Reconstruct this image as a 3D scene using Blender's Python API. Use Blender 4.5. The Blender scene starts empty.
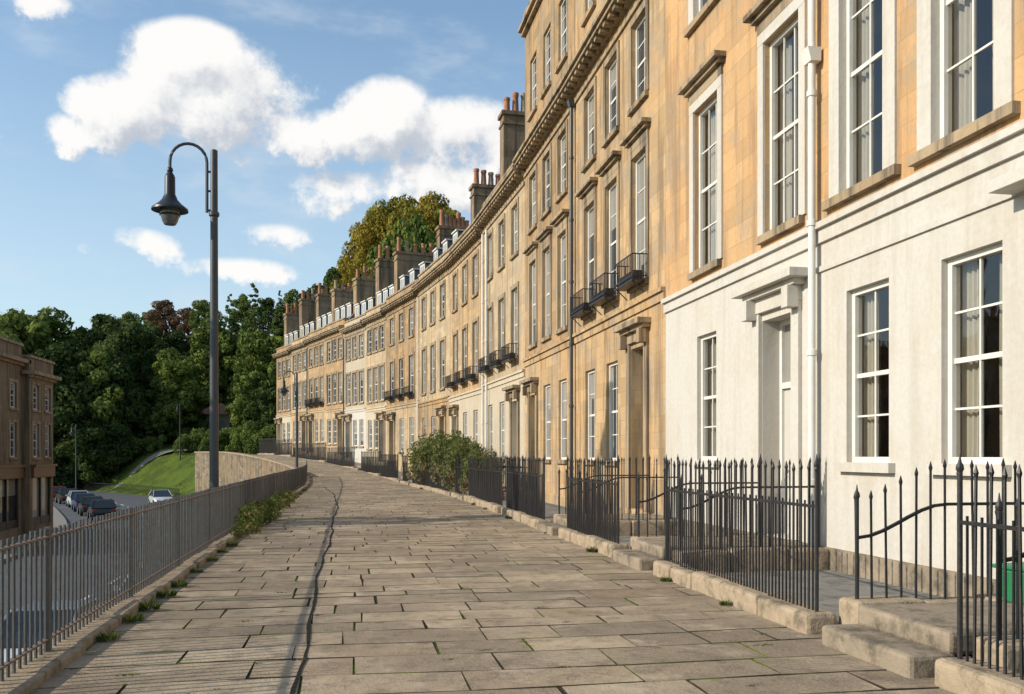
import bpy, math, random
import numpy as np
from mathutils import Vector
rnd = random.Random(11)
D = bpy.data; S = bpy.context.scene; COL = S.collection
TH = math.atan(162/900); CT, ST = math.cos(TH), math.sin(TH)
EYE = 1.65
R_ = math.radians

# ------------------------------------------------------------------ street curve
KN_S = [-60, 27, 31, 39, 47, 55, 63, 71, 79, 87, 95, 115, 150, 300]
KN_P = [0, 0, 1, 3, 5, 8, 13, 17, 19, 19, 20, 28, 42, 48]
SS = np.arange(-60, 300, 0.5)
PH = np.radians(np.interp(SS, KN_S, KN_P))
XX = np.zeros(len(SS)); YY = np.zeros(len(SS))
XX[0] = 6.8; YY[0] = -60
for i in range(1, len(SS)):
    p = (PH[i]+PH[i-1])/2
    XX[i] = XX[i-1]-0.5*math.sin(p); YY[i] = YY[i-1]+0.5*math.cos(p)
def P(s, o=0.0):
    x = float(np.interp(s, SS, XX)); y = float(np.interp(s, SS, YY)); p = float(np.interp(s, SS, PH))
    return (x-o*math.cos(p), y-o*math.sin(p))
def head(s): return float(np.interp(s, SS, PH))
def sm(t):
    t = min(1, max(0, t)); return t*t*(3-2*t)
def G(s): return 1.7*sm((s-45)/50)
def LO(s): return float(np.interp(s, [0, 30, 36, 44, 52, 58, 66, 200], [9.15, 9.15, 8.95, 8.5, 7.8, 7.25, 7.0, 7.0]))
ROADC = np.array([P(s, 15.2) for s in SS]); ROADH = PH
def hgt(x, y):
    x = np.asarray(x, float); y = np.asarray(y, float)
    def s3(t):
        t = np.clip(t, 0, 1); return t*t*(3-2*t)
    sh = x.shape
    xr = x.ravel(); yr = y.ravel(); dm = np.full(xr.shape, 1e12); side = np.zeros(xr.shape)
    for (cx, cy), ph in zip(ROADC[::6], ROADH[::6]):
        d2 = (xr-cx)**2+(yr-cy)**2; mk_ = d2 < dm
        dm = np.where(mk_, d2, dm); side = np.where(mk_, (xr-cx)*math.cos(ph)+(yr-cy)*math.sin(ph), side)
    dm = np.sqrt(dm).reshape(sh); side = side.reshape(sh)
    xf = np.interp(y, YY, XX)
    h1 = s3((y-104)/50)*7 + s3((y-135)/150)*26
    hin = s3((y-84)/24)*4.5 + s3((y-112)/60)*7 + s3((y-140)/150)*20
    h2 = s3((x-xf-11.5)/32)*26
    hR = np.maximum(hin*s3((dm-6.3)/9), h2*s3((dm-10)/11)); hL = np.maximum(h1, h2)*s3((dm-10.5)/11)
    return -3.08 + np.where(side > 0, hR, hL)
def place(px, d):
    r = (px-512)/900*d
    return (r*CT+d*ST, -r*ST+d*CT)

# ------------------------------------------------------------------ node helpers
class NT:
    def __init__(s, tree): s.t = tree
    def n(s, typ, **kw):
        nd = s.t.nodes.new(typ)
        for k, v in kw.items(): setattr(nd, k, v)
        return nd
    def set(s, inp, v):
        if isinstance(v, bpy.types.NodeSocket): s.t.links.new(v, inp)
        else: inp.default_value = v
    def m(s, op, a, b=None, c=None, clamp=False):
        nd = s.t.nodes.new('ShaderNodeMath'); nd.operation = op; nd.use_clamp = clamp
        s.set(nd.inputs[0], a)
        if b is not None: s.set(nd.inputs[1], b)
        if c is not None: s.set(nd.inputs[2], c)
        return nd.outputs[0]
    def vm(s, op, a, b):
        nd = s.t.nodes.new('ShaderNodeVectorMath'); nd.operation = op
        s.set(nd.inputs[0], a); s.set(nd.inputs[3 if op == 'SCALE' else 1], b); return nd.outputs[0]
    def noise(s, vec, scale, detail=4, rough=0.55, dist=0):
        nd = s.n('ShaderNodeTexNoise'); s.set(nd.inputs['Vector'], vec)
        nd.inputs['Scale'].default_value = scale; nd.inputs['Detail'].default_value = detail
        nd.inputs['Roughness'].default_value = rough; nd.inputs['Distortion'].default_value = dist
        return nd.outputs[0]
    def ramp(s, fac, lo, hi, a=0.0, b=1.0):
        nd = s.n('ShaderNodeMapRange'); nd.interpolation_type = 'SMOOTHSTEP'
        s.set(nd.inputs[0], fac); s.set(nd.inputs[1], lo); s.set(nd.inputs[2], hi); s.set(nd.inputs[3], a); s.set(nd.inputs[4], b)
        return nd.outputs[0]
    def mix(s, f, a, b, bt='MIX'):
        nd = s.n('ShaderNodeMix'); nd.data_type = 'RGBA'; nd.blend_type = bt
        s.set(nd.inputs[0], f)
        for i, v in ((6, a), (7, b)):
            if isinstance(v, tuple) and len(v) == 3: v = (*v, 1)
            s.set(nd.inputs[i], v)
        return nd.outputs[2]
    def bump(s, h, strength=0.3, dist=0.02):
        nd = s.n('ShaderNodeBump'); s.set(nd.inputs['Height'], h)
        nd.inputs['Strength'].default_value = strength; nd.inputs['Distance'].default_value = dist
        return nd.outputs[0]
    def mapping(s, vec, sc):
        nd = s.n('ShaderNodeMapping'); s.set(nd.inputs[0], vec); nd.inputs[3].default_value = sc
        return nd.outputs[0]
MATS = {}
def newmat(name):
    m = D.materials.new(name); m.use_nodes = True
    nt = NT(m.node_tree); b = m.node_tree.nodes['Principled BSDF']
    MATS[name] = m
    return m, nt, b
def objco(nt): return nt.n('ShaderNodeTexCoord').outputs['Object']

def stone_mat(name, col, dirt=0.5, joints=0.5, rough=0.85, var=0.25, dark=(0.17,0.12,0.08), grey=0.35, bw=.95, bh=.36, rv=.16):
    m, nt, b = newmat(name)
    oi = nt.n('ShaderNodeObjectInfo')
    co = objco(nt); cow = nt.vm('ADD', co, oi.outputs['Location'])
    sep = nt.n('ShaderNodeSeparateXYZ'); nt.set(sep.inputs[0], co)
    cmb = nt.n('ShaderNodeCombineXYZ'); nt.set(cmb.inputs[0], nt.m('ADD', sep.outputs[0], sep.outputs[1])); nt.set(cmb.inputs[1], sep.outputs[2])
    br = nt.n('ShaderNodeTexBrick'); nt.set(br.inputs['Vector'], cmb.outputs[0])
    br.inputs['Scale'].default_value = 1; br.inputs['Brick Width'].default_value = bw; br.inputs['Row Height'].default_value = bh
    br.inputs['Mortar Size'].default_value = 0.006; br.inputs['Mortar Smooth'].default_value = 0.3
    c1 = tuple(c*(1+var*0.35) for c in col); c2 = tuple(c*(1-var*0.6) for c in col)
    br.inputs['Color1'].default_value = (*c1, 1); br.inputs['Color2'].default_value = (*c2, 1)
    br.inputs['Mortar'].default_value = (*[c*0.55 for c in col], 1)
    base = nt.mix(joints, col, br.outputs[0])
    n1 = nt.noise(cow, 0.6, 5, 0.6); n2 = nt.noise(nt.mapping(cow, (2.6, 2.6, 0.2)), 1.2, 6, 0.68)
    n3 = nt.noise(cow, 14, 4, 0.7); n4 = nt.noise(nt.vm('ADD', cow, (17, 3, 5)), 0.9, 7, 0.74)
    base = nt.mix(nt.ramp(n1, 0.38, 0.66, 0, 0.55*var*2), base, tuple(min(1, c*f) for c, f in zip(col, (1.13, 0.98, 0.82))))
    base = nt.mix(nt.ramp(n4, 0.46, 0.60, 0, grey), base, tuple(sum(col)/3*f for f in (.95, .80, .62)))
    base = nt.mix(nt.ramp(n2, 0.46, 0.64, 0, dirt), base, dark)
    base = nt.mix(nt.ramp(n3, 0.3, 0.75, 0, 0.25), base, tuple(c*0.55 for c in col))
    base = nt.vm('SCALE', base, nt.m('ADD', 1.05-rv, nt.m('MULTIPLY', oi.outputs['Random'], rv)))
    nt.set(b.inputs['Base Color'], base); b.inputs['Roughness'].default_value = rough
    b.inputs['Specular IOR Level'].default_value = 0.2
    hh = nt.m('ADD', nt.m('MULTIPLY', n3, 0.5), nt.m('MULTIPLY', br.outputs['Fac'], -joints))
    nt.set(b.inputs['Normal'], nt.bump(hh, 0.4, 0.025))
    return m
def simple_mat(name, col, rough=0.6, var=0.15, scale=6, metal=0, bump=0.1, dirtcol=None, dirt=0.0, spec=0.4, dscale=3):
    m, nt, b = newmat(name)
    co = objco(nt)
    n = nt.noise(co, scale, 5, 0.65)
    base = nt.mix(n, tuple(min(1, c*(1+var)) for c in col), tuple(c*(1-var*1.5) for c in col))
    if dirtcol: base = nt.mix(nt.ramp(nt.noise(co, dscale, 6, 0.7), 0.45, 0.68, 0, dirt), base, dirtcol)
    nt.set(b.inputs['Base Color'], base); b.inputs['Roughness'].default_value = rough; b.inputs['Metallic'].default_value = metal
    b.inputs['Specular IOR Level'].default_value = spec
    if bump: nt.set(b.inputs['Normal'], nt.bump(nt.noise(co, scale*4, 4, 0.7), bump, 0.02))
    return m

stone_mat('bath_stone_warm', (0.52, 0.33, 0.17), 0.65, 0.7, var=0.4, dark=(0.24, 0.16, 0.095), grey=.6, rv=.06)
stone_mat('bath_stone_gold', (0.50, 0.345, 0.19), 0.75, 0.85, var=0.5, dark=(0.2, 0.14, 0.09), grey=.65)
stone_mat('bath_stone_pale', (0.49, 0.38, 0.245), 0.68, 0.8, var=0.42, dark=(0.21, 0.16, 0.105), grey=.6)
stone_mat('bath_stone_deep', (0.42, 0.28, 0.15), 0.75, 0.85, var=0.5, dark=(0.16, 0.115, 0.075), grey=.65)
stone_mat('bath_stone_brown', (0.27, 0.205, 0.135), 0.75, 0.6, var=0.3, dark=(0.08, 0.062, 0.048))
stone_mat('chimney_stone', (0.36, 0.26, 0.165), 0.8, 0.8, var=0.5, dark=(0.08, 0.065, 0.05), rv=.35)
stone_mat('weathered_trim', (0.36, 0.275, 0.18), 0.85, 0.15, var=0.3, dark=(0.09, 0.075, 0.06), grey=.5)
stone_mat('white_render', (0.515, 0.49, 0.45), 0.3, 0.0, rough=0.7, var=0.05, dark=(0.36, 0.31, 0.245), grey=.28, rv=.0)
stone_mat('cream_render', (0.52, 0.45, 0.345), 0.35, 0.1, rough=0.7, var=0.1, dark=(0.33, 0.26, 0.18))
stone_mat('rubble_wall', (0.26, 0.21, 0.15), 0.9, 1.0, var=0.9, dark=(0.055, 0.055, 0.035), grey=.6, bw=.42, bh=.2)
simple_mat('white_paint', (0.66, 0.64, 0.60), 0.45, 0.04, 5, bump=0.02, dirtcol=(0.45, 0.4, 0.33), dirt=0.3)
simple_mat('coping_stone', (0.37, 0.29, 0.205), 0.9, 0.3, 5, bump=0.8, dirtcol=(0.11, 0.095, 0.07), dirt=0.85, spec=0.15, dscale=4)
simple_mat('step_stone', (0.29, 0.235, 0.175), 0.9, 0.3, 4, bump=0.6, dirtcol=(0.09, 0.08, 0.062), dirt=0.85, spec=0.15)
simple_mat('black_iron', (0.02, 0.021, 0.024), 0.42, 0.3, 30, bump=0.15, dirtcol=(0.08, 0.05, 0.035), dirt=0.35, dscale=12)
simple_mat('grey_iron', (0.12, 0.125, 0.13), 0.5, 0.25, 20, metal=0.3, bump=0.15, dirtcol=(0.10, 0.06, 0.04), dirt=0.6, dscale=9)
simple_mat('rusty_rail', (0.19, 0.15, 0.125), 0.7, 0.3, 12, bump=0.4, dirtcol=(0.19, 0.08, 0.035), dirt=0.8, dscale=6)
simple_mat('lamp_grey', (0.06, 0.064, 0.07), 0.4, 0.15, 3, metal=0.2, bump=0.03)
simple_mat('lamp_black', (0.022, 0.025, 0.03), 0.4, 0.15, 3, metal=0.1, bump=0.03)
simple_mat('lamp_glass', (0.12, 0.125, 0.13), 0.15, 0.05, 3, bump=0)
simple_mat('slate', (0.11, 0.115, 0.13), 0.55, 0.35, 5, bump=0.5, dirtcol=(0.16, 0.14, 0.1), dirt=0.4)
simple_mat('terracotta', (0.40, 0.18, 0.10), 0.8, 0.3, 4, bump=0.1, dirtcol=(0.12, 0.08, 0.06), dirt=0.6)
simple_mat('door_dark', (0.03, 0.045, 0.06), 0.3, 0.1, 3, bump=0.0)
simple_mat('door_white', (0.5, 0.48, 0.44), 0.4, 0.05, 3, bump=0.0)
simple_mat('curtain', (0.6, 0.55, 0.48), 0.9, 0.1, 8, bump=0.1)
simple_mat('asphalt', (0.075, 0.08, 0.09), 0.8, 0.25, 2, bump=0.4, dirtcol=(0.11, 0.11, 0.11), dirt=0.5, dscale=0.4)
simple_mat('road_paint', (0.7, 0.7, 0.68), 0.7, 0.1, 6, bump=0.1, dirtcol=(0.2, 0.2, 0.2), dirt=0.3)
simple_mat('footway', (0.22, 0.2, 0.175), 0.9, 0.2, 3, bump=0.3)
simple_mat('area_floor', (0.25, 0.235, 0.21), 0.9, 0.3, 2, bump=0.4, dirtcol=(0.07, 0.065, 0.05), dirt=0.8)
simple_mat('tar', (0.028, 0.024, 0.02), 0.95, 0.3, 10, bump=0.0, spec=.1)
simple_mat('bark', (0.11, 0.08, 0.055), 0.95, 0.3, 6, bump=0.6)
simple_mat('tyre', (0.02, 0.02, 0.02), 0.8, 0.1, 5, bump=0)
simple_mat('alloy', (0.45, 0.45, 0.46), 0.3, 0.1, 5, metal=0.8, bump=0)
simple_mat('car_glass', (0.02, 0.025, 0.03), 0.05, 0.1, 5, bump=0, spec=0.7)
simple_mat('light_clear', (0.7, 0.7, 0.68), 0.1, 0.05, 5, bump=0)
simple_mat('light_red', (0.4, 0.02, 0.015), 0.2, 0.05, 5, bump=0)
simple_mat('green_plastic', (0.02, 0.17, 0.07), 0.4, 0.1, 5, bump=0.02)
simple_mat('shop_dark', (0.035, 0.03, 0.03), 0.35, 0.2, 4, bump=0)
simple_mat('shop_fascia', (0.14, 0.07, 0.04), 0.4, 0.2, 4, bump=0)
for nm, c in (('paint_silver', (0.5, 0.52, 0.54)), ('paint_dark', (0.02, 0.025, 0.035)), ('paint_white', (0.72, 0.74, 0.76)), ('paint_red', (0.2, 0.02, 0.015)), ('paint_blue', (0.03, 0.06, 0.14))):
    simple_mat(nm, c, 0.25, 0.03, 2, metal=0.15, bump=0, spec=0.6)

m, nt, b = newmat('window_glass')
oi = nt.n('ShaderNodeObjectInfo'); co = objco(nt)
sep = nt.n('ShaderNodeSeparateXYZ'); nt.set(sep.inputs[0], co)
r = oi.outputs['Random']
blind = nt.m('GREATER_THAN', sep.outputs[2], nt.m('MULTIPLY', nt.m('ADD', r, 0.1), 2.4))
side = nt.m('GREATER_THAN', nt.m('ABSOLUTE', nt.m('ADD', sep.outputs[0], nt.m('MULTIPLY', nt.noise(nt.mapping(co, (4, 4, 0.4)), 2, 2), 0.12))), 0.36)
sidem = nt.m('MULTIPLY', side, nt.m('GREATER_THAN', nt.m('FRACT', nt.m('MULTIPLY', r, 7.3)), 0.45))
f = nt.m('MAXIMUM', blind, sidem)
fold = nt.noise(nt.mapping(co, (14, 14, 0.3)), 2, 2)
bc = nt.mix(fold, (0.42, 0.4, 0.36), (0.2, 0.19, 0.17))
nt.set(b.inputs['Base Color'], nt.mix(nt.m('MULTIPLY', f, 0.8), (0.028, 0.034, 0.04), bc))
b.inputs['Roughness'].default_value = 0.04; b.inputs['Specular IOR Level'].default_value = 1.0
nt.set(b.inputs['Normal'], nt.bump(nt.noise(co, 1.6, 2, 0.5), 0.06, 0.05))
m = D.materials.new('clear_glass'); m.use_nodes = True; MATS['clear_glass'] = m
nt = NT(m.node_tree); nt.t.nodes.clear()
out = nt.n('ShaderNodeOutputMaterial'); fr = nt.n('ShaderNodeFresnel'); fr.inputs[0].default_value = 1.9
gl = nt.n('ShaderNodeBsdfGlossy'); gl.inputs['Roughness'].default_value = 0.02
nt.set(gl.inputs['Normal'], nt.bump(nt.noise(objco(nt), 1.5, 2, 0.5), 0.06, 0.05))
tr = nt.n('ShaderNodeBsdfTransparent'); tr.inputs[0].default_value = (0.8, 0.83, 0.82, 1)
mx = nt.n('ShaderNodeMixShader'); nt.set(mx.inputs[0], fr.outputs[0]); nt.set(mx.inputs[1], tr.outputs[0]); nt.set(mx.inputs[2], gl.outputs[0])
nt.set(out.inputs[0], mx.outputs[0])

# paving slabs
m, nt, b = newmat('paving_slab')
co = objco(nt); ge = nt.n('ShaderNodeNewGeometry'); ri = ge.outputs['Random Per Island']
cr = nt.n('ShaderNodeValToRGB'); nt.set(cr.inputs[0], ri)
els = cr.color_ramp.elements
els[0].position = 0; els[0].color = (0.25, 0.19, 0.13, 1); els[1].position = 1; els[1].color = (0.40, 0.31, 0.21, 1)
for p_, c_ in ((0.15, (0.38, 0.29, 0.20)), (0.3, (0.29, 0.235, 0.175)), (0.45, (0.43, 0.33, 0.225)), (0.6, (0.27, 0.205, 0.145)), (0.72, (0.40, 0.315, 0.22)), (0.86, (0.33, 0.24, 0.155)), (0.93, (0.47, 0.38, 0.27))):
    e = els.new(p_); e.color = (*c_, 1)
n1 = nt.noise(co, 0.4, 5, 0.6); n2 = nt.noise(co, 4, 7, 0.75); n3 = nt.noise(co, 38, 4, 0.7); n5 = nt.noise(nt.vm('ADD', co, (9, 4, 0)), 1.7, 6, 0.7)
c = nt.mix(nt.ramp(n1, 0.42, 0.6, 0, 0.6), cr.outputs[0], (0.18, 0.14, 0.10))
c = nt.mix(nt.ramp(n2, 0.45, 0.66, 0, 0.65), c, (0.12, 0.095, 0.07))
c = nt.mix(nt.ramp(n5, 0.52, 0.66, 0, 0.6), c, (0.48, 0.39, 0.28))
c = nt.mix(nt.ramp(n3, 0.42, 0.7, 0, 0.4), c, (0.48, 0.385, 0.27))
wv = nt.n('ShaderNodeTexWave'); wv.bands_direction = 'Y'; nt.set(wv.inputs[0], nt.vm('ADD', co, ge.outputs['Random Per Island'])); wv.inputs['Scale'].default_value = 5.5; wv.inputs['Distortion'].default_value = 1.6; wv.inputs['Detail'].default_value = 2
groove = nt.m('MULTIPLY', wv.outputs['Fac'], nt.m('GREATER_THAN', nt.m('FRACT', nt.m('MULTIPLY', ri, 13.7)), 0.5))
c = nt.mix(nt.m('MULTIPLY', groove, 0.3), c, (0.12, 0.09, 0.065))
c = nt.mix(nt.m('MULTIPLY', nt.ramp(n5, 0.46, 0.32), nt.ramp(n1, .52, .42, 0, .55)), c, (0.16, 0.165, 0.055))
nt.set(b.inputs['Base Color'], c); b.inputs['Roughness'].default_value = 0.85; b.inputs['Specular IOR Level'].default_value = 0.25
h = nt.m('ADD', nt.m('MULTIPLY', n2, 1.0), nt.m('ADD', nt.m('MULTIPLY', n3, 0.35), nt.m('MULTIPLY', groove, -0.35)))
nt.set(b.inputs['Normal'], nt.bump(h, 0.85, 0.024))
m, nt, b = newmat('joint_earth')
co = objco(nt)
c = nt.mix(nt.ramp(nt.noise(co, 1.1, 5, 0.7), 0.47, 0.6), (0.045, 0.035, 0.026), (0.10, 0.13, 0.025))
nt.set(b.inputs['Base Color'], c); b.inputs['Roughness'].default_value = 1.0; b.inputs['Specular IOR Level'].default_value = 0.05
m, nt, b = newmat('grass')
co = objco(nt)
c = nt.mix(nt.noise(co, 0.08, 5, 0.6), (0.085, 0.14, 0.022), (0.14, 0.19, 0.035))
c = nt.mix(nt.ramp(nt.noise(co, 0.35, 6, 0.75), 0.42, 0.62, 0, 0.7), c, (0.05, 0.075, 0.018))
nt.set(b.inputs['Base Color'], c); b.inputs['Roughness'].default_value = 0.95; b.inputs['Specular IOR Level'].default_value = 0.1
nt.set(b.inputs['Normal'], nt.bump(nt.noise(co, 4, 5, 0.7), 1.0, 0.4))
def leaf_mat(name, dark, light, accent=None, acc=0.0, sc=0.35):
    m = D.materials.new(name); m.use_nodes = True; MATS[name] = m
    nt = NT(m.node_tree); nt.t.nodes.clear()
    co = objco(nt); ge = nt.n('ShaderNodeNewGeometry'); ri = ge.outputs['Random Per Island']
    f = nt.m('ADD', nt.m('MULTIPLY', nt.ramp(nt.noise(co, sc, 3, 0.6), 0.35, 0.65), 0.55), nt.m('MULTIPLY', ri, 0.45))
    c = nt.mix(f, dark, light)
    if accent: c = nt.mix(nt.m('MULTIPLY', nt.ramp(nt.noise(co, sc*0.6, 3, 0.5), 0.45, 0.62), acc), c, accent)
    df = nt.n('ShaderNodeBsdfDiffuse'); nt.set(df.inputs[0], c)
    tl = nt.n('ShaderNodeBsdfTranslucent'); nt.set(tl.inputs[0], c)
    mx = nt.n('ShaderNodeMixShader'); mx.inputs[0].default_value = 0.3
    nt.set(mx.inputs[1], df.outputs[0]); nt.set(mx.inputs[2], tl.outputs[0])
    out = nt.n('ShaderNodeOutputMaterial'); nt.set(out.inputs[0], mx.outputs[0])
leaf_mat('leaf_green', (0.05, 0.08, 0.022), (0.22, 0.27, 0.07))
leaf_mat('leaf_dark', (0.025, 0.045, 0.018), (0.115, 0.155, 0.05))
leaf_mat('leaf_conifer', (0.03, 0.06, 0.02), (0.18, 0.235, 0.07))
leaf_mat('leaf_red', (0.09, 0.06, 0.04), (0.25, 0.16, 0.10))
leaf_mat('leaf_gold', (0.07, 0.08, 0.016), (0.34, 0.30, 0.06), (0.44, 0.29, 0.05), 0.65, 0.3)
leaf_mat('leaf_shrub', (0.06, 0.08, 0.028), (0.20, 0.22, 0.08), (0.27, 0.17, 0.11), 0.5, 1.2)
leaf_mat('leaf_weed', (0.05, 0.08, 0.018), (0.15, 0.19, 0.05), (0.24, 0.2, 0.09), 0.6, 1.5)

# ------------------------------------------------------------------ mesh builder
class MB:
    def __init__(s): s.v = []; s.f = []; s.mi = []
    def face(s, pts, mi=0):
        n = len(s.v); s.v.extend(pts); s.f.append(tuple(range(n, n+len(pts)))); s.mi.append(mi)
    def box(s, x0, x1, y0, y1, z0, z1, mi=0):
        n = len(s.v)
        s.v += [(x0,y0,z0),(x1,y0,z0),(x1,y1,z0),(x0,y1,z0),(x0,y0,z1),(x1,y0,z1),(x1,y1,z1),(x0,y1,z1)]
        for f in ((0,3,2,1),(4,5,6,7),(0,1,5,4),(1,2,6,5),(2,3,7,6),(3,0,4,7)):
            s.f.append(tuple(n+i for i in f)); s.mi.append(mi)
    def prism(s, poly, x0, x1, mi=0):
        n = len(s.v); k = len(poly)
        s.v += [(x0, y, z) for y, z in poly]+[(x1, y, z) for y, z in poly]
        s.f.append(tuple(n+i for i in range(k))); s.mi.append(mi)
        s.f.append(tuple(n+k+i for i in reversed(range(k)))); s.mi.append(mi)
        for i in range(k):
            j = (i+1) % k
            s.f.append((n+j, n+i, n+k+i, n+k+j)); s.mi.append(mi)
    def lathe(s, c, prof, n=16, mi=0):
        b = len(s.v)
        for r, z in prof:
            for i in range(n):
                a = 2*math.pi*i/n; s.v.append((c[0]+r*math.cos(a), c[1]+r*math.sin(a), c[2]+z))
        for k in range(len(prof)-1):
            for i in range(n):
                j = (i+1) % n
                s.f.append((b+k*n+i, b+k*n+j, b+(k+1)*n+j, b+(k+1)*n+i)); s.mi.append(mi)
        s.f.append(tuple(b+i for i in reversed(range(n)))); s.mi.append(mi)
        t = b+(len(prof)-1)*n
        s.f.append(tuple(t+i for i in range(n))); s.mi.append(mi)
    def tube(s, pts, rad, n=8, mi=0):
        b = len(s.v); pts = [Vector(p) for p in pts]
        if not hasattr(rad, '__len__'): rad = [rad]*len(pts)
        for k, p in enumerate(pts):
            d = (pts[min(k+1, len(pts)-1)]-pts[max(k-1, 0)]).normalized()
            up = Vector((0,0,1)) if abs(d.z) < 0.95 else Vector((0,1,0))
            a = d.cross(up).normalized(); c = d.cross(a)
            for i in range(n):
                t = 2*math.pi*i/n+math.pi/4
                s.v.append(tuple(p+(a*math.cos(t)+c*math.sin(t))*rad[k]))
        for k in range(len(pts)-1):
            for i in range(n):
                j = (i+1) % n
                s.f.append((b+k*n+i, b+k*n+j, b+(k+1)*n+j, b+(k+1)*n+i)); s.mi.append(mi)
        s.f.append(tuple(b+i for i in reversed(range(n)))); s.mi.append(mi)
        t = b+(len(pts)-1)*n
        s.f.append(tuple(t+i for i in range(n))); s.mi.append(mi)
    def mesh(s, name, mats, smooth=False):
        me = D.meshes.new(name); me.from_pydata([tuple(map(float, v)) for v in s.v], [], s.f)
        for mt in mats: me.materials.append(MATS[mt])
        me.polygons.foreach_set('material_index', s.mi)
        if smooth:
            me.polygons.foreach_set('use_smooth', [True]*len(s.f))
            me.set_sharp_from_angle(angle=R_(38))
        me.update(); return me
def add(name, me, parent=None, loc=(0,0,0), rot=0):
    o = D.objects.new(name, me); COL.objects.link(o); o.location = loc; o.rotation_euler = (0,0,rot)
    if parent: o.parent = parent
    return o
def mk(name, mb, mats, parent=None, loc=(0,0,0), rot=0, smooth=False, bevel=0):
    o = add(name, mb.mesh(name, mats, smooth), parent, loc, rot)
    if bevel:
        bv = o.modifiers.new('bevel', 'BEVEL'); bv.width = bevel; bv.segments = 2; bv.limit_method = 'ANGLE'
    return o
def top(o, label, cat, group=None):
    o['label'] = label; o['category'] = cat
    if group: o['group'] = group
    return o
def struct(o, label=None, cat=None):
    o['kind'] = 'structure'
    if label: o['label'] = label; o['category'] = cat
def copy_tree(o, loc, rot=None, scale=None):
    c = o.copy(); COL.objects.link(c); c.location = loc
    if rot is not None: c.rotation_euler = (0,0,rot)
    if scale is not None: c.scale = scale if hasattr(scale, '__len__') else (scale,)*3
    def rec(src, dst):
        for ch in src.children:
            k = ch.copy(); COL.objects.link(k); k.parent = dst; rec(ch, k)
    rec(o, c); return c

# ------------------------------------------------------------------ terrain, road, pavement
xs = np.unique(np.concatenate([np.arange(-1400, -150, 100), np.arange(-150, 110, 2.5), np.arange(110, 1401, 100)]))
ys = np.unique(np.concatenate([np.arange(-600, -30, 90), np.arange(-30, 250, 2.5), np.arange(250, 2200, 110)]))
gx, gy = np.meshgrid(xs, ys); gz = hgt(gx, gy)
mb = MB(); mb.v = list(zip(gx.ravel(), gy.ravel(), gz.ravel())); nx = len(xs)
for j in range(len(ys)-1):
    for i in range(nx-1):
        a = j*nx+i; mb.f.append((a, a+1, a+nx+1, a+nx)); mb.mi.append(0)
struct(mk('ground', mb, ['grass'], smooth=True), 'grassy hillside ground rising beyond the road', 'ground')

def strip(name, s0, s1, o0, o1, zf, mat, step=2.0, label='', cat='', smooth=True):
    mb = MB(); n = max(1, int((s1-s0)/step))
    for i in range(n+1):
        s = s0+(s1-s0)*i/n
        a = P(s, o0(s) if callable(o0) else o0); b_ = P(s, o1(s) if callable(o1) else o1); z = zf(s) if callable(zf) else zf
        mb.v += [(*a, z), (*b_, z)]
    for i in range(n):
        mb.f.append((2*i, 2*i+1, 2*i+3, 2*i+2)[::-1]); mb.mi.append(0)
    o = mk(name, mb, [mat]); struct(o, label, cat); return o
strip('road', -50, 230, lambda s: LO(s)+.15 if s < 95 else max(7.15, 9.3-(100-min(s, 100))*.4), 21, -3.0, 'asphalt', label='grey asphalt road below the raised pavement', cat='road')
mb = MB()
for i in range(90):
    s0, s1 = -40+i*1.6, -40+(i+1)*1.6
    a, b_, c, d = P(s0, 21), P(s0, 24.4), P(s1, 24.4), P(s1, 21)
    z = -2.87
    mb.face([(*a, z), (*d, z), (*c, z), (*b_, z)]); mb.face([(*a, -3.1), (*d, -3.1), (*d, z), (*a, z)]); mb.face([(*b_, z), (*c, z), (*c, -3.1), (*b_, -3.1)])
struct(mk('footway', mb, ['footway']), 'grey footway with stone kerb along the road', 'pavement')
mb = MB(); s = -20
while s < 190:
    a, b_, c, d = P(s, 15.14), P(s, 15.26), P(s+2.2, 15.26), P(s+2.2, 15.14)
    mb.face([(*a, -2.996), (*d, -2.996), (*c, -2.996), (*b_, -2.996)][::-1]); s += 5
struct(mk('road_marking', mb, ['road_paint']), 'broken white centre line painted on the road', 'road marking')
# path up the lawn
mb = MB(); pv = []
for i in range(24):
    t = i/23; px = 95+t*150; d = 112+t*10+3*math.sin(t*5)
    x, y = place(px, d); pv.append((x, y))
for (a, b_) in zip(pv, pv[1:]):
    q = [(a[0], a[1]-.7), (b_[0], b_[1]-.7), (b_[0], b_[1]+.7), (a[0], a[1]+.7)]
    mb.face([(x, y, float(hgt(x, y))+.12) for x, y in q])
struct(mk('path', mb, ['footway']), 'pale path crossing the grass slope', 'path')

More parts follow.
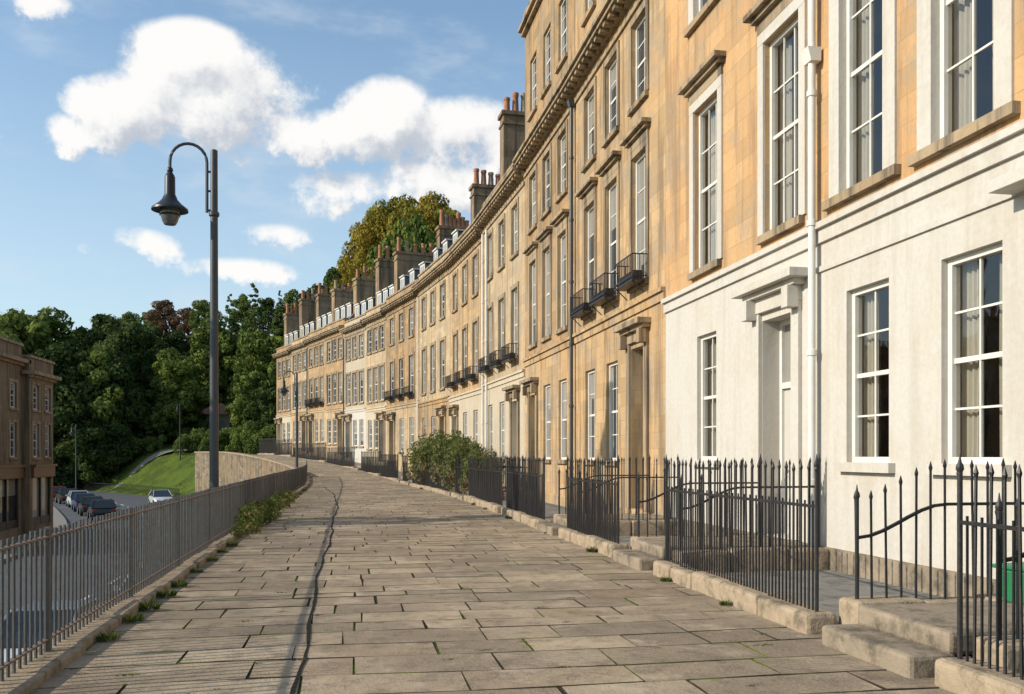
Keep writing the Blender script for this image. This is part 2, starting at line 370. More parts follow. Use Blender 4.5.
strip('pavement_bed', -8, 104, 0.0, lambda s: LO(s)-.05, lambda s: G(s)-0.010, 'joint_earth', label='earth and moss bed between paving slabs', cat='pavement')
strip('area_floor', 5.0, 103, 0.02, 2.3, lambda s: G(s)+0.006, 'area_floor', label='worn stone floor between railings and houses', cat='pavement')
mb = MB(); s = -3.0; k = 0
def wob(a, b_): return 0.03*math.sin(a*1.3+b_*0.6)+0.02*math.sin(a*0.6-b_*2.3)
while s < 103:
    dr = rnd.choice([rnd.uniform(0.28, 0.42), rnd.uniform(0.42, 0.58), rnd.uniform(0.5, 0.7)])
    if s > 50: dr *= 1.4
    o = 2.42+rnd.uniform(-0.02, 0.0); z0 = G(s); OE = LO(s)-.15
    while o < OE:
        L = rnd.uniform(0.45, 1.3)*(1 if rnd.random() > .15 else 1.35); o2 = min(o+L, OE)
        if OE-o2 < 0.4: o2 = OE
        g = rnd.uniform(0.002, 0.008); gs = rnd.uniform(0.005, 0.013)
        pts = []
        for (ss, oo) in ((s+gs, o+g), (s+dr-gs, o+g), (s+dr-gs, o2-g), (s+gs, o2-g)):
            w = wob(oo, s if ss < s+dr/2 else s+dr)
            pts.append((ss+w+rnd.uniform(-0.004, 0.004), oo+rnd.uniform(-0.01, 0.01)))
        tz = [z0+(G(s+dr)-z0)*(1 if i in (1, 2) else 0)+rnd.uniform(-0.004, 0.004) for i in range(4)]
        cs, co_ = sum(p[0] for p in pts)/4, sum(p[1] for p in pts)/4
        outer = [(*P(p[0], p[1]), tz[i]-0.009) for i, p in enumerate(pts)]
        c = 0.006
        inner = [(*P(p[0]+(c if p[0] < cs else -c), p[1]+(c if p[1] < co_ else -c)), tz[i]) for i, p in enumerate(pts)]
        n = len(mb.v); mb.v += outer+inner
        mb.f.append((n+4, n+7, n+6, n+5)[::-1]); mb.mi.append(0)
        for i in range(4):
            j = (i+1) % 4
            mb.f.append((n+i, n+j, n+4+j, n+4+i)); mb.mi.append(1)
        o = o2
    s += dr
struct(mk('pavement', mb, ['paving_slab', 'joint_earth']), 'raised pavement of worn uneven stone slabs', 'pavement')
mb = MB(); pts = []
s = 1.0
while s < 48:
    pts.append((s, 7.2+0.03*math.sin(s*0.6)+0.015*math.sin(s*2.1+1)+rnd.uniform(-0.006, 0.006), rnd.uniform(0.008, 0.02)*(1+s*.01))); s += rnd.uniform(0.2, 0.4)
for a, b_ in zip(pts, pts[1:]):
    mb.face([(*P(a[0], a[1]-a[2]), G(a[0])+0.006), (*P(a[0], a[1]+a[2]), G(a[0])+0.006), (*P(b_[0], b_[1]+b_[2]), G(b_[0])+0.006), (*P(b_[0], b_[1]-b_[2]), G(b_[0])+0.006)][::-1])
struct(mk('pavement_seam', mb, ['tar']), 'dark thin repair line running along the pavement', 'pavement seam')  # narrow dark wavering strip laid just above the slabs

# retaining wall
root = add('retaining_wall', None)
top(root, 'stone retaining wall holding up the raised pavement', 'wall')
mb = MB(); n = 111
for i in range(n):
    s0, s1 = -8+i, -7+i
    a, b_, c, d = P(s0, LO(s0)-.13), P(s0, LO(s0)+.23), P(s1, LO(s1)+.23), P(s1, LO(s1)-.13)
    z0, z1 = G(s0)-0.03, G(s1)-0.03
    mb.face([(*b_, -3.2), (*c, -3.2), (*c, z1), (*b_, z0)]); mb.face([(*b_, z0), (*c, z1), (*d, z1), (*a, z0)])
mk('wall_face', mb, ['rubble_wall'], root)
mb = MB(); s = -4
while s < 58:
    L = rnd.uniform(0.7, 1.3); e = min(s+L-0.015, 58)
    z0 = G(s); h = 0.075+rnd.uniform(-0.012, 0.02)
    p1, p2, p3, p4 = P(s, LO(s)-.15+rnd.uniform(-.03, .02)), P(e, LO(e)-.15+rnd.uniform(-.03, .02)), P(e, LO(e)+.25), P(s, LO(s)+.25)
    n = len(mb.v); mb.v += [(*p, z0-0.05) for p in (p1, p2, p3, p4)]+[(*p, z0+h) for p in (p1, p2, p3, p4)]
    for f in ((0,3,2,1),(4,5,6,7),(0,1,5,4),(1,2,6,5),(2,3,7,6),(3,0,4,7)): mb.f.append(tuple(n+i for i in f)[::-1]); mb.mi.append(0)
    s += L
o = mk('coping', mb, ['coping_stone'], root, bevel=0.02)
mb = MB(); w0, w1 = -.15, .31; H = .18; dz = .30
for i in range(45):
    s0 = 58+i; s1 = s0+1; l0, l1 = LO(s0), LO(s1)
    a, b_, c, d = P(s0, l0-.1), P(s0, l0+.24), P(s1, l1+.24), P(s1, l1-.1); z0, z1 = G(s0), G(s1)
    mb.face([(*b_, z0-.04), (*c, z1-.04), (*c, z1+H), (*b_, z0+H)]); mb.face([(*a, z0-.04), (*a, z0+H), (*d, z1+H), (*d, z1-.04)])
    A, B, C, E = P(s0, l0+w0), P(s0, l0+w1), P(s1, l1+w1), P(s1, l1+w0)
    mb.face([(*A, z0+dz), (*B, z0+dz), (*C, z1+dz), (*E, z1+dz)], 1); mb.face([(*B, z0+H), (*C, z1+H), (*C, z1+dz), (*B, z0+dz)], 1); mb.face([(*A, z0+H), (*A, z0+dz), (*E, z1+dz), (*E, z1+H)], 1)
for s_ in (58, 103):
    l0 = LO(s_); z0 = G(s_); mb.face([(*P(s_, l0+w0), z0-.04), (*P(s_, l0+w1), z0-.04), (*P(s_, l0+w1), z0+dz), (*P(s_, l0+w0), z0+dz)], 1)
mk('parapet', mb, ['rubble_wall', 'coping_stone'], root)

root = add('railing_fence', None)
top(root, 'long grey iron railing with rusty top rail along raised pavement', 'fence')
mb = MB(); s = 0.4
def FO(s): return LO(s)+.05
while s < 57.8:
    x, y = P(s, FO(s)); z = G(s)+0.06
    mb.tube([(x, y, z), (x+rnd.uniform(-.006, .006), y+rnd.uniform(-.006, .006), z+1.0+rnd.uniform(-.008, .008))], 0.0135, 6)
    s += 0.115
mk('bars', mb, ['grey_iron'], root, smooth=True)
def railstrip(mb, s0, s1, o, w, z0, z1, step=1.5, gf=G):
    n = max(1, int((s1-s0)/step))
    for i in range(n):
        a = s0+(s1-s0)*i/n; b_ = s0+(s1-s0)*(i+1)/n
        oa, ob = (o(a), o(b_)) if callable(o) else (o, o)
        q = [P(a, oa-w), P(b_, ob-w), P(b_, ob+w), P(a, oa+w)]
        g0, g1 = gf(a), gf(b_); g = [g0, g1, g1, g0]
        k = len(mb.v); mb.v += [(*q[i], g[i]+z0) for i in range(4)]+[(*q[i], g[i]+z1) for i in range(4)]
        for f in ((0,3,2,1),(4,5,6,7),(0,1,5,4),(2,3,7,6)): mb.f.append(tuple(k+i for i in f)[::-1]); mb.mi.append(0)
mb = MB(); railstrip(mb, 0.3, 58, FO, 0.024, 0.985, 1.0); mk('top_rail', mb, ['rusty_rail'], root)
mb = MB(); railstrip(mb, 0.3, 58, FO, 0.02, 0.16, 0.175); mk('bottom_rail', mb, ['rusty_rail'], root)
mb = MB(); mb.box(-.022, .022, -.022, .022, 0.05, 1.07); pm = mb.mesh('post', ['grey_iron'])
s = 2.2
while s < 58:
    add('post', pm, root, (*P(s, FO(s)), G(s))); s += 2.8
root = add('railing_fence', None); top(root, 'dark iron railing at the foot of the grass slope', 'fence')
mb = MB(); s = 104
while s < 150:
    x, y = P(s, 8.6); z = float(hgt(x, y)); mb.tube([(x, y, z-.1), (x, y, z+1.2)], .02, 4); s += .3
mk('bars', mb, ['black_iron'], root)
mb = MB(); railstrip(mb, 104, 150, 8.6, .03, 1.05, 1.1, gf=lambda s: float(hgt(*P(s, 8.6)))); mk('top_rail', mb, ['black_iron'], root)

# ------------------------------------------------------------------ windows
WC = {}
def win_meshes(w, h, cols, rows, style, trim, glass):
    key = (round(w, 2), round(h, 2), cols, rows, style, trim, glass)
    if key in WC: return WC[key]
    x0, x1 = -w/2, w/2
    mb = MB(); mb.face([(x1, -.14, 0), (x0, -.14, 0), (x0, -.14, h), (x1, -.14, h)]); g = mb.mesh('window', [glass])
    mb = MB(); t = 0.075
    mb.box(x0, x0+t, -.19, -.085, 0, h); mb.box(x1-t, x1, -.19, -.085, 0, h)
    mb.box(x0+t, x1-t, -.19, -.087, 0, t); mb.box(x0+t, x1-t, -.19, -.087, h-t, h)
    hm = h/2; mb.box(x0+t, x1-t, -.165, -.115, hm-.03, hm+.03)
    for c in range(1, cols):
        x = x0+t+(w-2*t)*c/cols; mb.box(x-.013, x+.013, -.158, -.122, t, h-t)
    for r_ in range(1, rows):
        z = t+(h-2*t)*r_/rows
        if abs(z-hm) > 0.1: mb.box(x0+t, x1-t, -.157, -.124, z-.013, z+.013)
    fr = mb.mesh('frame', ['white_paint'])
    mb = MB(); e = 0.14 if style != 'surround' else 0.36
    mb.box(x0-e, x1+e, -.2, .10, -.13, -.003)
    sill = mb.mesh('sill', [trim])
    su = None
    if style == 'surround':
        mb = MB(); q = 0.27; pr = .035
        mb.box(x0-q, x0-.002, -.0, pr, 0, h); mb.box(x1+.002, x1+q, -.0, pr, 0, h); mb.box(x0-q, x1+q, -.0, pr, h+.002, h+q)
        su = mb.mesh('surround', ['white_render'])
    elif style in ('hood', 'surround_hood', 'arch'):
        mb = MB(); q = 0.2 if style == 'surround_hood' else 0.17; pr = .04
        mm = 'white_render' if style == 'surround_hood' else trim
        mb.box(x0-q, x0-.002, 0, pr, 0, h); mb.box(x1+.002, x1+q, 0, pr, 0, h); mb.box(x0-q, x1+q, 0, pr+.004, h+.002, h+q)
        if style != 'arch':
            mb.box(x0-q, x1+q, 0, .05, h+q, h+q+.2, 1)
            mb.box(x0-q-.06, x1+q+.06, 0, .14, h+q+.2, h+q+.28, 1); mb.box(x0-q-.14, x1+q+.14, 0, .24, h+q+.28, h+q+.37, 1)
        su = mb.mesh('surround', [mm, 'weathered_trim'])
    WC[key] = (g, fr, sill, su); return WC[key]
_cm = {}
def curtain_mesh(w, h):
    key = (round(w, 2), round(h, 2))
    if key in _cm: return _cm[key]
    mb = MB(); n = 26
    for sd in (-1, 1):
        pr = None
        for i in range(n+1):
            t = i/n; x = sd*(w/2-t*w*0.36); y = -.28+.03*math.sin(t*26)
            cur = ((x, y, 0.02), (x*0.93 if t > 0.5 else x, y, h*0.5), (x, y, h))
            if pr:
                mb.face([pr[0], cur[0], cur[1], pr[1]]); mb.face([pr[1], cur[1], cur[2], pr[2]])
            pr = cur
    _cm[key] = mb.mesh('curtain', ['curtain'], True); return _cm[key]
def add_window(root, xc, z0, w, h, cols=3, rows=4, style='plain', trim='weathered_trim', clear=False):
    g, fr, sl, su = win_meshes(w, h, cols, rows, style, trim, 'clear_glass' if clear else 'window_glass')
    wn = add('window', g, root, (xc, 0, z0)); add('frame', fr, wn); add('sill', sl, wn)
    if su: add('surround', su, wn)
    if clear: add('curtain', curtain_mesh(w, h), wn)
    return wn

def house(p0, ang, W, base, sp):
    k = sp.get('k', 1.0); root = add('terraced_house', None, None, (*p0, base), ang)
    top(root, sp['label'], 'house', 'terraced Georgian stone houses in a curving row')
    up, lo, trim = sp['up'], sp['lo'], sp.get('trim', 'weathered_trim')
    zs_ = sp.get('string', 4.75)*k; zc = sp.get('cornice', 13.0)*k; ztop = sp.get('top', zc/k+0.7)*k
    DH = sp.get('doorh', 3.55)
    ops = []
    bays = sp['bays']; door = sp.get('door', 0); ww = sp.get('ww', 1.1)
    for fi, (z, h, st) in enumerate(sp['floors']):
        for bi, x in enumerate(bays):
            if fi == 0 and bi == door: continue
            if fi == 0 and 'gbays' in sp: x = sp['gbays'][bi]
            w_ = ww if fi != 0 else sp.get('gw', ww-.05)
            ops.append([x, z*k, w_, h*k, 'w', st, fi])
    dx = sp.get('doorx', bays[door]); ops.append([dx, 0.34, 1.1, DH*k, 'd', None, 0])
    bot = -3.2-base
    us = sorted(set([0.003, W-.003]+[round(o[0]-o[2]/2, 4) for o in ops]+[round(o[0]+o[2]/2, 4) for o in ops]))
    zz = sorted(set([bot, zs_, ztop]+[round(o[1], 4) for o in ops]+[round(o[1]+o[3], 4) for o in ops]))
    mb = MB()
    for i in range(len(us)-1):
        for j in range(len(zz)-1):
            cx, cz = (us[i]+us[i+1])/2, (zz[j]+zz[j+1])/2
            if any(abs(cx-o[0]) < o[2]/2 and o[1] < cz < o[1]+o[3] for o in ops): continue
            mi = 0 if cz < zs_ else 1
            mb.face([(us[i+1], 0, zz[j]), (us[i], 0, zz[j]), (us[i], 0, zz[j+1]), (us[i+1], 0, zz[j+1])], mi)
    for o in ops:
        a, b_, c, d = o[0]-o[2]/2, o[0]+o[2]/2, o[1], o[1]+o[3]; R = -.2 if o[4] == 'w' else -.45
        mi = (2 if o[5] in ('surround',) else (0 if c < zs_ else 1))
        mb.face([(a, 0, c), (a, R, c), (a, R, d), (a, 0, d)], mi); mb.face([(b_, 0, c), (b_, 0, d), (b_, R, d), (b_, R, c)], mi)
        mb.face([(a, 0, d), (a, R, d), (b_, R, d), (b_, 0, d)], mi); mb.face([(a, 0, c), (b_, 0, c), (b_, R, c), (a, R, c)], mi)
    dp = sp.get('depth', 9.0)
    for x in (0.003, W-.003):
        mb.face([(x, 0, bot), (x, -dp, bot), (x, -dp, ztop), (x, 0, ztop)], 1)
    mb.face([(0.003, -dp, bot), (W-.003, -dp, bot), (W-.003, -dp, ztop), (0.003, -dp, ztop)], 1)
    mb.face([(0.003, 0, ztop), (W-.003, 0, ztop), (W-.003, -dp, ztop), (0.003, -dp, ztop)], 1)
    mk('wall', mb, [lo, up, 'white_render'], root)
    for o in ops:
        if o[4] == 'w':
            add_window(root, o[0], o[1], o[2], o[3], sp.get('cols', 3) if o[6] else sp.get('gcols', 3), 4, o[5], trim if o[6] else sp.get('gtrim', trim), sp.get('clear', False) and o[6] < 2)
    mb = MB(); H = DH*k; dh = H*0.68
    mb.box(-.47, .47, -.42, -.36, 0.0, dh-.003)
    for (a, b_) in ((-.38, -.05), (.05, .38)):
        for (c, d) in ((.15, .8), (.95, dh-.15)): mb.box(a, b_, -.359, -.345, c, d)
    dm = mk('door', mb, [sp.get('doormat', 'door_dark')], root, (dx, 0, .34))
    mb = MB(); mb.box(-.55, -.47, -.43, -.31, 0, H); mb.box(.47, .55, -.43, -.31, 0, H); mb.box(-.47, .47, -.43, -.30, dh, dh+.1); mb.box(-.47, .47, -.43, -.31, H-.08, H)
    mk('frame', mb, ['white_paint'], dm)
    mb = MB(); mb.face([(.47, -.37, dh+.1), (-.47, -.37, dh+.1), (-.47, -.37, H-.08), (.47, -.37, H-.08)]); mk('fanlight', mb, ['window_glass'], dm)
    mb = MB(); mb.lathe((0.33, -.33, 1.05), [(.012, -.03), (.035, -.01), (.035, .01), (.012, .03)], 10); mk('handle', mb, ['alloy'], dm)
    hm = sp.get('hoodmat', trim); mb = MB(); q = sp.get('hood', .95)
    z = .34+H
    mb.box(dx-.8, dx-.56, 0, .07, .34, z+.12); mb.box(dx+.56, dx+.8, 0, .07, .34, z+.12); mb.box(dx-.8, dx+.8, 0, .09, z+.122, z+.36)
    mb.box(dx-.9, dx+.9, 0, .2, z+.36, z+.45); mb.box(dx-q, dx+q, 0, .34, z+.45, z+.58)
    mb.box(dx-.82, dx-.62, .07, .26, z+.02, z+.355); mb.box(dx+.62, dx+.82, .07, .26, z+.02, z+.355)
    mk('door_hood', mb, [hm], root, bevel=.008)
    mb = MB(); sm_ = sp.get('strmat', lo)
    mb.box(.003, W-.003, 0, .05, zs_, zs_+.2*k); mb.box(.003, W-.003, 0, .11, zs_+.2*k, zs_+.29*k)
    if sp.get('frieze'): mb.box(.003, W-.003, 0, .035, zs_-.42, zs_-.34)
    mk('string_course', mb, [sm_], root)
    mb = MB(); mb.box(.003, W-.003, 0, .04, bot, .32); mk('plinth', mb, [sp.get('plinth', lo)], root)
    mb = MB(); big = sp.get('dentil', True)
    mb.box(.003, W-.003, 0, .06, zc-.62, zc-.5); mb.box(.003, W-.003, 0, .12, zc-.28, zc-.16); mb.box(.003, W-.003, 0, .42, zc-.16, zc-.05); mb.box(.003, W-.003, 0, .5, zc-.05, zc+.06)
    mb.prism([(0, zc+.06), (.45, zc+.06), (0, zc+.14)], .003, W-.003)
    if big:
        n = int(W/.42)
        for i in range(n):
            x = W*(i+.5)/n; mb.box(x-.1, x+.1, .12, .36, zc-.275, zc-.162)
    mk('cornice', mb, [trim], root)
    if ztop > zc+2:
        mb = MB(); mb.box(.003, W-.003, 0, .16, ztop-.75, ztop-.6); mb.box(.003, W-.003, 0, .28, ztop-.6, ztop-.48); mk('attic_cornice', mb, [trim], root)
    mb = MB(); mb.box(.003, W-.003, -.35, .07, ztop+.003, ztop+.12); mk('parapet_coping', mb, [trim], root)
    t = ztop; mb = MB()
    mb.prism([(-.4, t+.01), (-1.7, t+1.5), (-4.5, t+2.0), (-dp, t+.01)], .02, W-.02)
    roof = mk('roof', mb, ['slate'], root)
    if sp.get('dormer'):
        for x in sp.get('dbays', bays):
            mb = MB(); mb.prism([(-.75, t+.05), (-.75, t+1.35), (-2.0, t+1.45), (-2.0, t+.05)], x-.5, x+.5, 0); mb.box(x-.56, x+.56, -2.1, -.66, t+1.453, t+1.53, 1)
            mb.box(x-.51, x+.51, -.80, -.745, t+.1, t+1.40, 1)
            dm = mk('dormer', mb, ['slate', 'white_paint'], root)
            for sg in (-1, 1):
                mb = MB(); mb.box(x+sg*.22-.16, x+sg*.22+.16, -.75, -.735, t+.22, t+1.3); mk('window', mb, ['window_glass'], dm)
    if sp.get('chimney', True):
        L = sp.get('cl', 1.25)
        for (cxf, cy, chh) in sp.get('stacks', [(1, -3.2, 2.9)]):
            mb = MB(); ct = t+chh; cx = W*cxf-.02
            mb.box(cx-.4, cx+.4, cy-L, cy+L, t-.5, ct); mb.box(cx-.46, cx+.46, cy-L-.06, cy+L+.06, ct-.45, ct-.35); mb.box(cx-.5, cx+.5, cy-L-.1, cy+L+.1, ct+.002, ct+.18)
            ch = mk('chimney', mb, [sp.get('chmat', 'weathered_trim')], root)
            npot = rnd.choice([5, 6, 7])
            for i in range(npot):
                mb = MB(); hp = rnd.uniform(.55, 1.2)
                mb.lathe((0, 0, 0), [(.17, 0), (.135, hp*.8), (.165, hp*.85), (.16, hp), (.09, hp)], 10)
                mk('chimney_pot', mb, ['terracotta' if rnd.random() > .25 else 'coping_stone'], ch, (cx, cy-L+.25+i*(2*L-.5)/(npot-1), ct+.18), smooth=True)
    for (x, mt) in sp.get('pipes', []):
        mb = MB(); tp = zc-.7
        mb.tube([(x, .13, .2), (x, .13, tp)], .055, 10)
        z = 1.2
        while z < tp: mb.lathe((x, .13, z), [(.055, 0), (.075, .01), (.075, .09), (.055, .1)], 10); z += 1.9
        if sp.get('hopper', True):
            hz = sp.get('hopz', tp)
            mb.prism([(.04, hz), (.2, hz), (.25, hz+.2), (.04, hz+.2)], x-.11, x+.11)
        mk('downpipe', mb, [mt], root, smooth=True)
    if sp.get('balcony'):
        for x in sp.get('bbays', bays):
            z0 = sp['floors'][1][0]*k-.02; mb = MB(); w = .72; dd = .42; hh = .55
            mb.box(x-w, x+w, .1, dd, z0-.05, z0-.02)
            for zr in (z0+.05, z0+hh):
                mb.box(x-w, x+w, dd-.02, dd, zr, zr+.025); mb.box(x-w, x-w+.02, .05, dd-.02, zr, zr+.025); mb.box(x+w-.02, x+w, .05, dd-.02, zr, zr+.025)
            for i in range(13):
                xx = x-w+.01+i*(2*w-.02)/12; mb.box(xx-.008, xx+.008, dd-.018, dd-.002, z0-.02, z0+hh)
            for i in range(3):
                yy = .12+i*.1
                for sx in (-1, 1): mb.box(x+sx*(w-.01)-.008, x+sx*(w-.01)+.008, yy, yy+.016, z0-.02, z0+hh)
            mb.tube([(x-w+.1, .1, z0-.3), (x-w+.1, dd-.05, z0-.05)], .015, 4); mb.tube([(x+w-.1, .1, z0-.3), (x+w-.1, dd-.05, z0-.05)], .015, 4)
            mk('balcony', mb, ['black_iron'], root)
            mb = MB(); mb.box(x-w+.08, x+w-.08, .14, dd-.06, z0-.018, z0+.2); mk('planter', mb, ['shop_dark'], root)
    return root

def row_house(s0, s1, sp):
    a = P(s0); b_ = P(s1); W = math.hypot(b_[0]-a[0], b_[1]-a[1])
    ang = math.atan2(b_[1]-a[1], b_[0]-a[0]); return house(a, ang, W, G((s0+s1)/2), sp)

FL_N = [(1.55, 2.38, 'plain'), (5.3, 3.35, 'surround'), (10.3, 2.1, 'surround')]
row_house(5.5, 12.3, dict(label='Georgian house with white rendered ground floor and golden stone above', up='bath_stone_warm', lo='white_render', bays=[1.2, 3.58, 5.62], gbays=[1.2, 3.46, 5.5], doorx=1.0,
    floors=FL_N, door=0, cols=2, gcols=2, ww=1.05, gw=1.0, clear=True, gtrim='white_render', hoodmat='white_render', hood=1.75, frieze=True, dentil=False, plinth='step_stone',
    pipes=[(6.72, 'white_paint')], hopz=7.4, chimney=True))
FL_B = [(1.55, 2.45, 'plain'), (5.3, 3.2, 'surround_hood'), (10.3, 2.1, 'surround')]
row_house(12.3, 18.8, dict(label='white rendered ground floor house with pedimented door and tall sash windows', up='bath_stone_warm', lo='white_render', bays=[1.1, 4.2], doorx=1.25, door=0, plinth='step_stone',
    floors=FL_B, cols=3, gcols=2, ww=1.2, gw=.95, clear=True, gtrim='white_render', hoodmat='white_render', doormat='door_white', hood=1.05, dentil=False, hopper=False))
FL_C = [(1.5, 2.6, 'plain'), (5.75, 3.1, 'hood'), (10.1, 2.0, 'arch'), (14.4, 2.1, 'plain')]
row_house(18.8, 26.9, dict(label='golden stone house with window balconies, dentil cornice and attic storey', up='bath_stone_gold', lo='bath_stone_gold', bays=[1.8, 4.1, 6.3], doorx=1.9, door=0, doorh=3.9,
    floors=FL_C, cols=2, gcols=2, ww=1.1, balcony=True, top=18.6, string=5.05, pipes=[(8.0, 'lamp_grey')], doormat='door_dark', stacks=[(1, -4, 1.5)]))
row_house(26.9, 34.3, dict(label='golden stone house with attic storey beside grey downpipe', up='bath_stone_deep', lo='bath_stone_gold', bays=[1.5, 3.7, 5.9], door=2,
    floors=FL_C, cols=2, ww=1.1, balcony=False, top=18.6, string=5.05, stacks=[(1, -6, .8)]))
FL_D = [(1.5, 2.5, 'plain'), (5.6, 2.9, 'arch'), (9.9, 2.0, 'arch')]
names = ['pale stone house with slate roof and balconies in curving terrace', 'golden stone house with tall chimney stack in curving terrace',
         'weathered stone house with dormers in curving terrace', 'white fronted house with slate mansard in curving terrace']
cfg = [
 (34.3, 42.6, 'bath_stone_pale', 'cream_render', .99, 0, [(7.8, 'white_paint'), (6.9, 'white_paint')], True),
 (42.6, 50.8, 'bath_stone_gold', 'cream_render', .97, 0, [], True),
 (50.8, 58.9, 'bath_stone_pale', 'bath_stone_deep', .96, 1, [(7.8, 'white_paint')], False),
 (58.9, 66.9, 'bath_stone_deep', 'bath_stone_pale', .92, 1, [], True),
 (66.9, 71.9, 'bath_stone_pale', 'cream_render', .88, 1, [], False),
 (71.9, 77.4, 'cream_render', 'white_render', .85, 1, [(5.3, 'lamp_grey')], False),
 (77.4, 82.6, 'bath_stone_deep', 'bath_stone_pale', .86, 1, [], False),
 (82.6, 88.0, 'bath_stone_gold', 'bath_stone_pale', .84, 1, [(5.2, 'lamp_grey')], True),
 (88.0, 93.4, 'bath_stone_pale', 'bath_stone_gold', .82, 1, [], False),
 (93.4, 98.6, 'bath_stone_deep', 'cream_render', .80, 1, [], False)]
stk = {0: [(.22, -2.2, 4.2), (1, -2.0, 4.4)], 1: [(1, -2.4, 3.6)], 2: [(1, -2.4, 3.2)], 3: [(1, -2.2, 3.4)], 4: [(1, -2.4, 4.1)], 6: [(1, -2.2, 3.2)], 8: [(1, -2.4, 4.2)]}
for i, (a, b_, up, lo, k, dm, pp, bal) in enumerate(cfg):
    L = b_-a
    lab = {0: 'pale stone house with cream ground floor and white downpipes', 5: 'pale cream fronted house with white rendered ground floor'}.get(i, names[[1, 0][up == 'bath_stone_pale'] if not dm else 2])
    row_house(a, b_, dict(label=lab, up=up, lo=lo, bays=[L*.2, L*.5, L*.8], door=[0, 2][i % 2], floors=FL_D, cols=2, ww=1.05, k=k,
        dormer=dm, balcony=bal, pipes=pp, hopper=False, cornice=12.9, stacks=stk.get(i, [(1, -2.4, 3.7)]), cl=1.1 if i < 3 else 1.5, depth=10,
        doormat='door_white' if i % 3 == 0 else 'door_dark', chmat='chimney_stone'))

def shop(y0, y1, ht, label, off=24.5):
    x = 6.8-off; W = y1-y0
    root = add('shop_building', None, None, (x, y1, -2.87), -math.pi/2); top(root, label, 'building', 'old stone shops beside the road')
    ops = []; nb = max(2, int(W/2.6)); bays = [W*(i+.5)/nb for i in range(nb)]
    for z, h in ((4.4, 1.9), (7.1, 1.4)):
        for b_ in bays: ops.append((b_, z, 1.0, h))
    ops.append((W/2, .5, W-1.0, 2.7))
    us = sorted(set([0.003, W-.003]+[o[0]-o[2]/2 for o in ops]+[o[0]+o[2]/2 for o in ops])); zz = sorted(set([-.3, ht]+[o[1] for o in ops]+[o[1]+o[3] for o in ops]))
    mb = MB()
    for i in range(len(us)-1):
        for j in range(len(zz)-1):
            cx, cz = (us[i]+us[i+1])/2, (zz[j]+zz[j+1])/2
            if any(abs(cx-o[0]) < o[2]/2 and o[1] < cz < o[1]+o[3] for o in ops): continue
            mb.face([(us[i+1], 0, zz[j]), (us[i], 0, zz[j]), (us[i], 0, zz[j+1]), (us[i+1], 0, zz[j+1])])
    for o in ops:
        a, b_, c, d = o[0]-o[2]/2, o[0]+o[2]/2, o[1], o[1]+o[3]; R = -.2
        mb.face([(a, 0, c), (a, R, c), (a, R, d), (a, 0, d)]); mb.face([(b_, 0, c), (b_, 0, d), (b_, R, d), (b_, R, c)]); mb.face([(a, 0, d), (a, R, d), (b_, R, d), (b_, 0, d)]); mb.face([(a, 0, c), (b_, 0, c), (b_, R, c), (a, R, c)])
    for xx in (0.003, W-.003): mb.face([(xx, 0, -.3), (xx, -10, -.3), (xx, -10, ht), (xx, 0, ht)])
    mb.face([(0.003, -10, -.3), (W-.003, -10, -.3), (W-.003, -10, ht), (0.003, -10, ht)]); mb.face([(0.003, 0, ht), (W-.003, 0, ht), (W-.003, -10, ht), (0.003, -10, ht)])
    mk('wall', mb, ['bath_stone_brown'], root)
    for o in ops[:-1]: add_window(root, *o, 2, 4, 'arch')
    mb = MB(); mb.box(.5, W-.5, -.19, -.15, .5, 3.2, 1)
    n = max(2, int(W/1.6))
    for i in range(n+1):
        xx = .5+(W-1)*i/n; mb.box(xx-.06, xx+.06, -.14, -.04, .5, 3.2)
    mb.box(.57, W-.57, -.13, -.05, .5, .95); mk('shop_window', mb, ['shop_dark', 'window_glass'], root)
    mb = MB(); mb.box(.2, W-.2, 0, .18, 3.25, 3.85); mb.box(.15, W-.15, 0, .3, 3.85, 3.98); mk('fascia', mb, ['shop_fascia'], root)
    mb = MB(); mb.box(-.2, W+.2, 0, .15, ht-1.1, ht-.95); mb.box(-.3, W+.3, -.3, .4, ht-.95, ht-.75); mb.box(-.03, W+.03, -.4, .1, ht+.003, ht+.15); mk('cornice', mb, ['weathered_trim'], root)
    mb = MB(); mb.prism([(-.5, ht+.01), (-4.5, ht+1.0), (-9.9, ht+.01)], .05, W-.05); mk('roof', mb, ['slate'], root)
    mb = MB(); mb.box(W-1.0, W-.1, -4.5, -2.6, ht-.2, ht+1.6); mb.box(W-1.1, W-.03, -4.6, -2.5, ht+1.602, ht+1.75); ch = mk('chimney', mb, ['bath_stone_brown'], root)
    for i in range(4):
        mb = MB(); mb.lathe((0, 0, 0), [(.14, 0), (.11, .5), (.13, .6), (.08, .6)], 10); mk('chimney_pot', mb, ['terracotta'], ch, (W-.55, -4.2+i*.45, ht+1.75), smooth=True)
    return root
shop(54.5, 58.6, 10.0, 'brown stone corner shop building with heavy cornice')
shop(44, 54.48, 10.6, 'taller brown stone shop building with sash windows', 24.9)

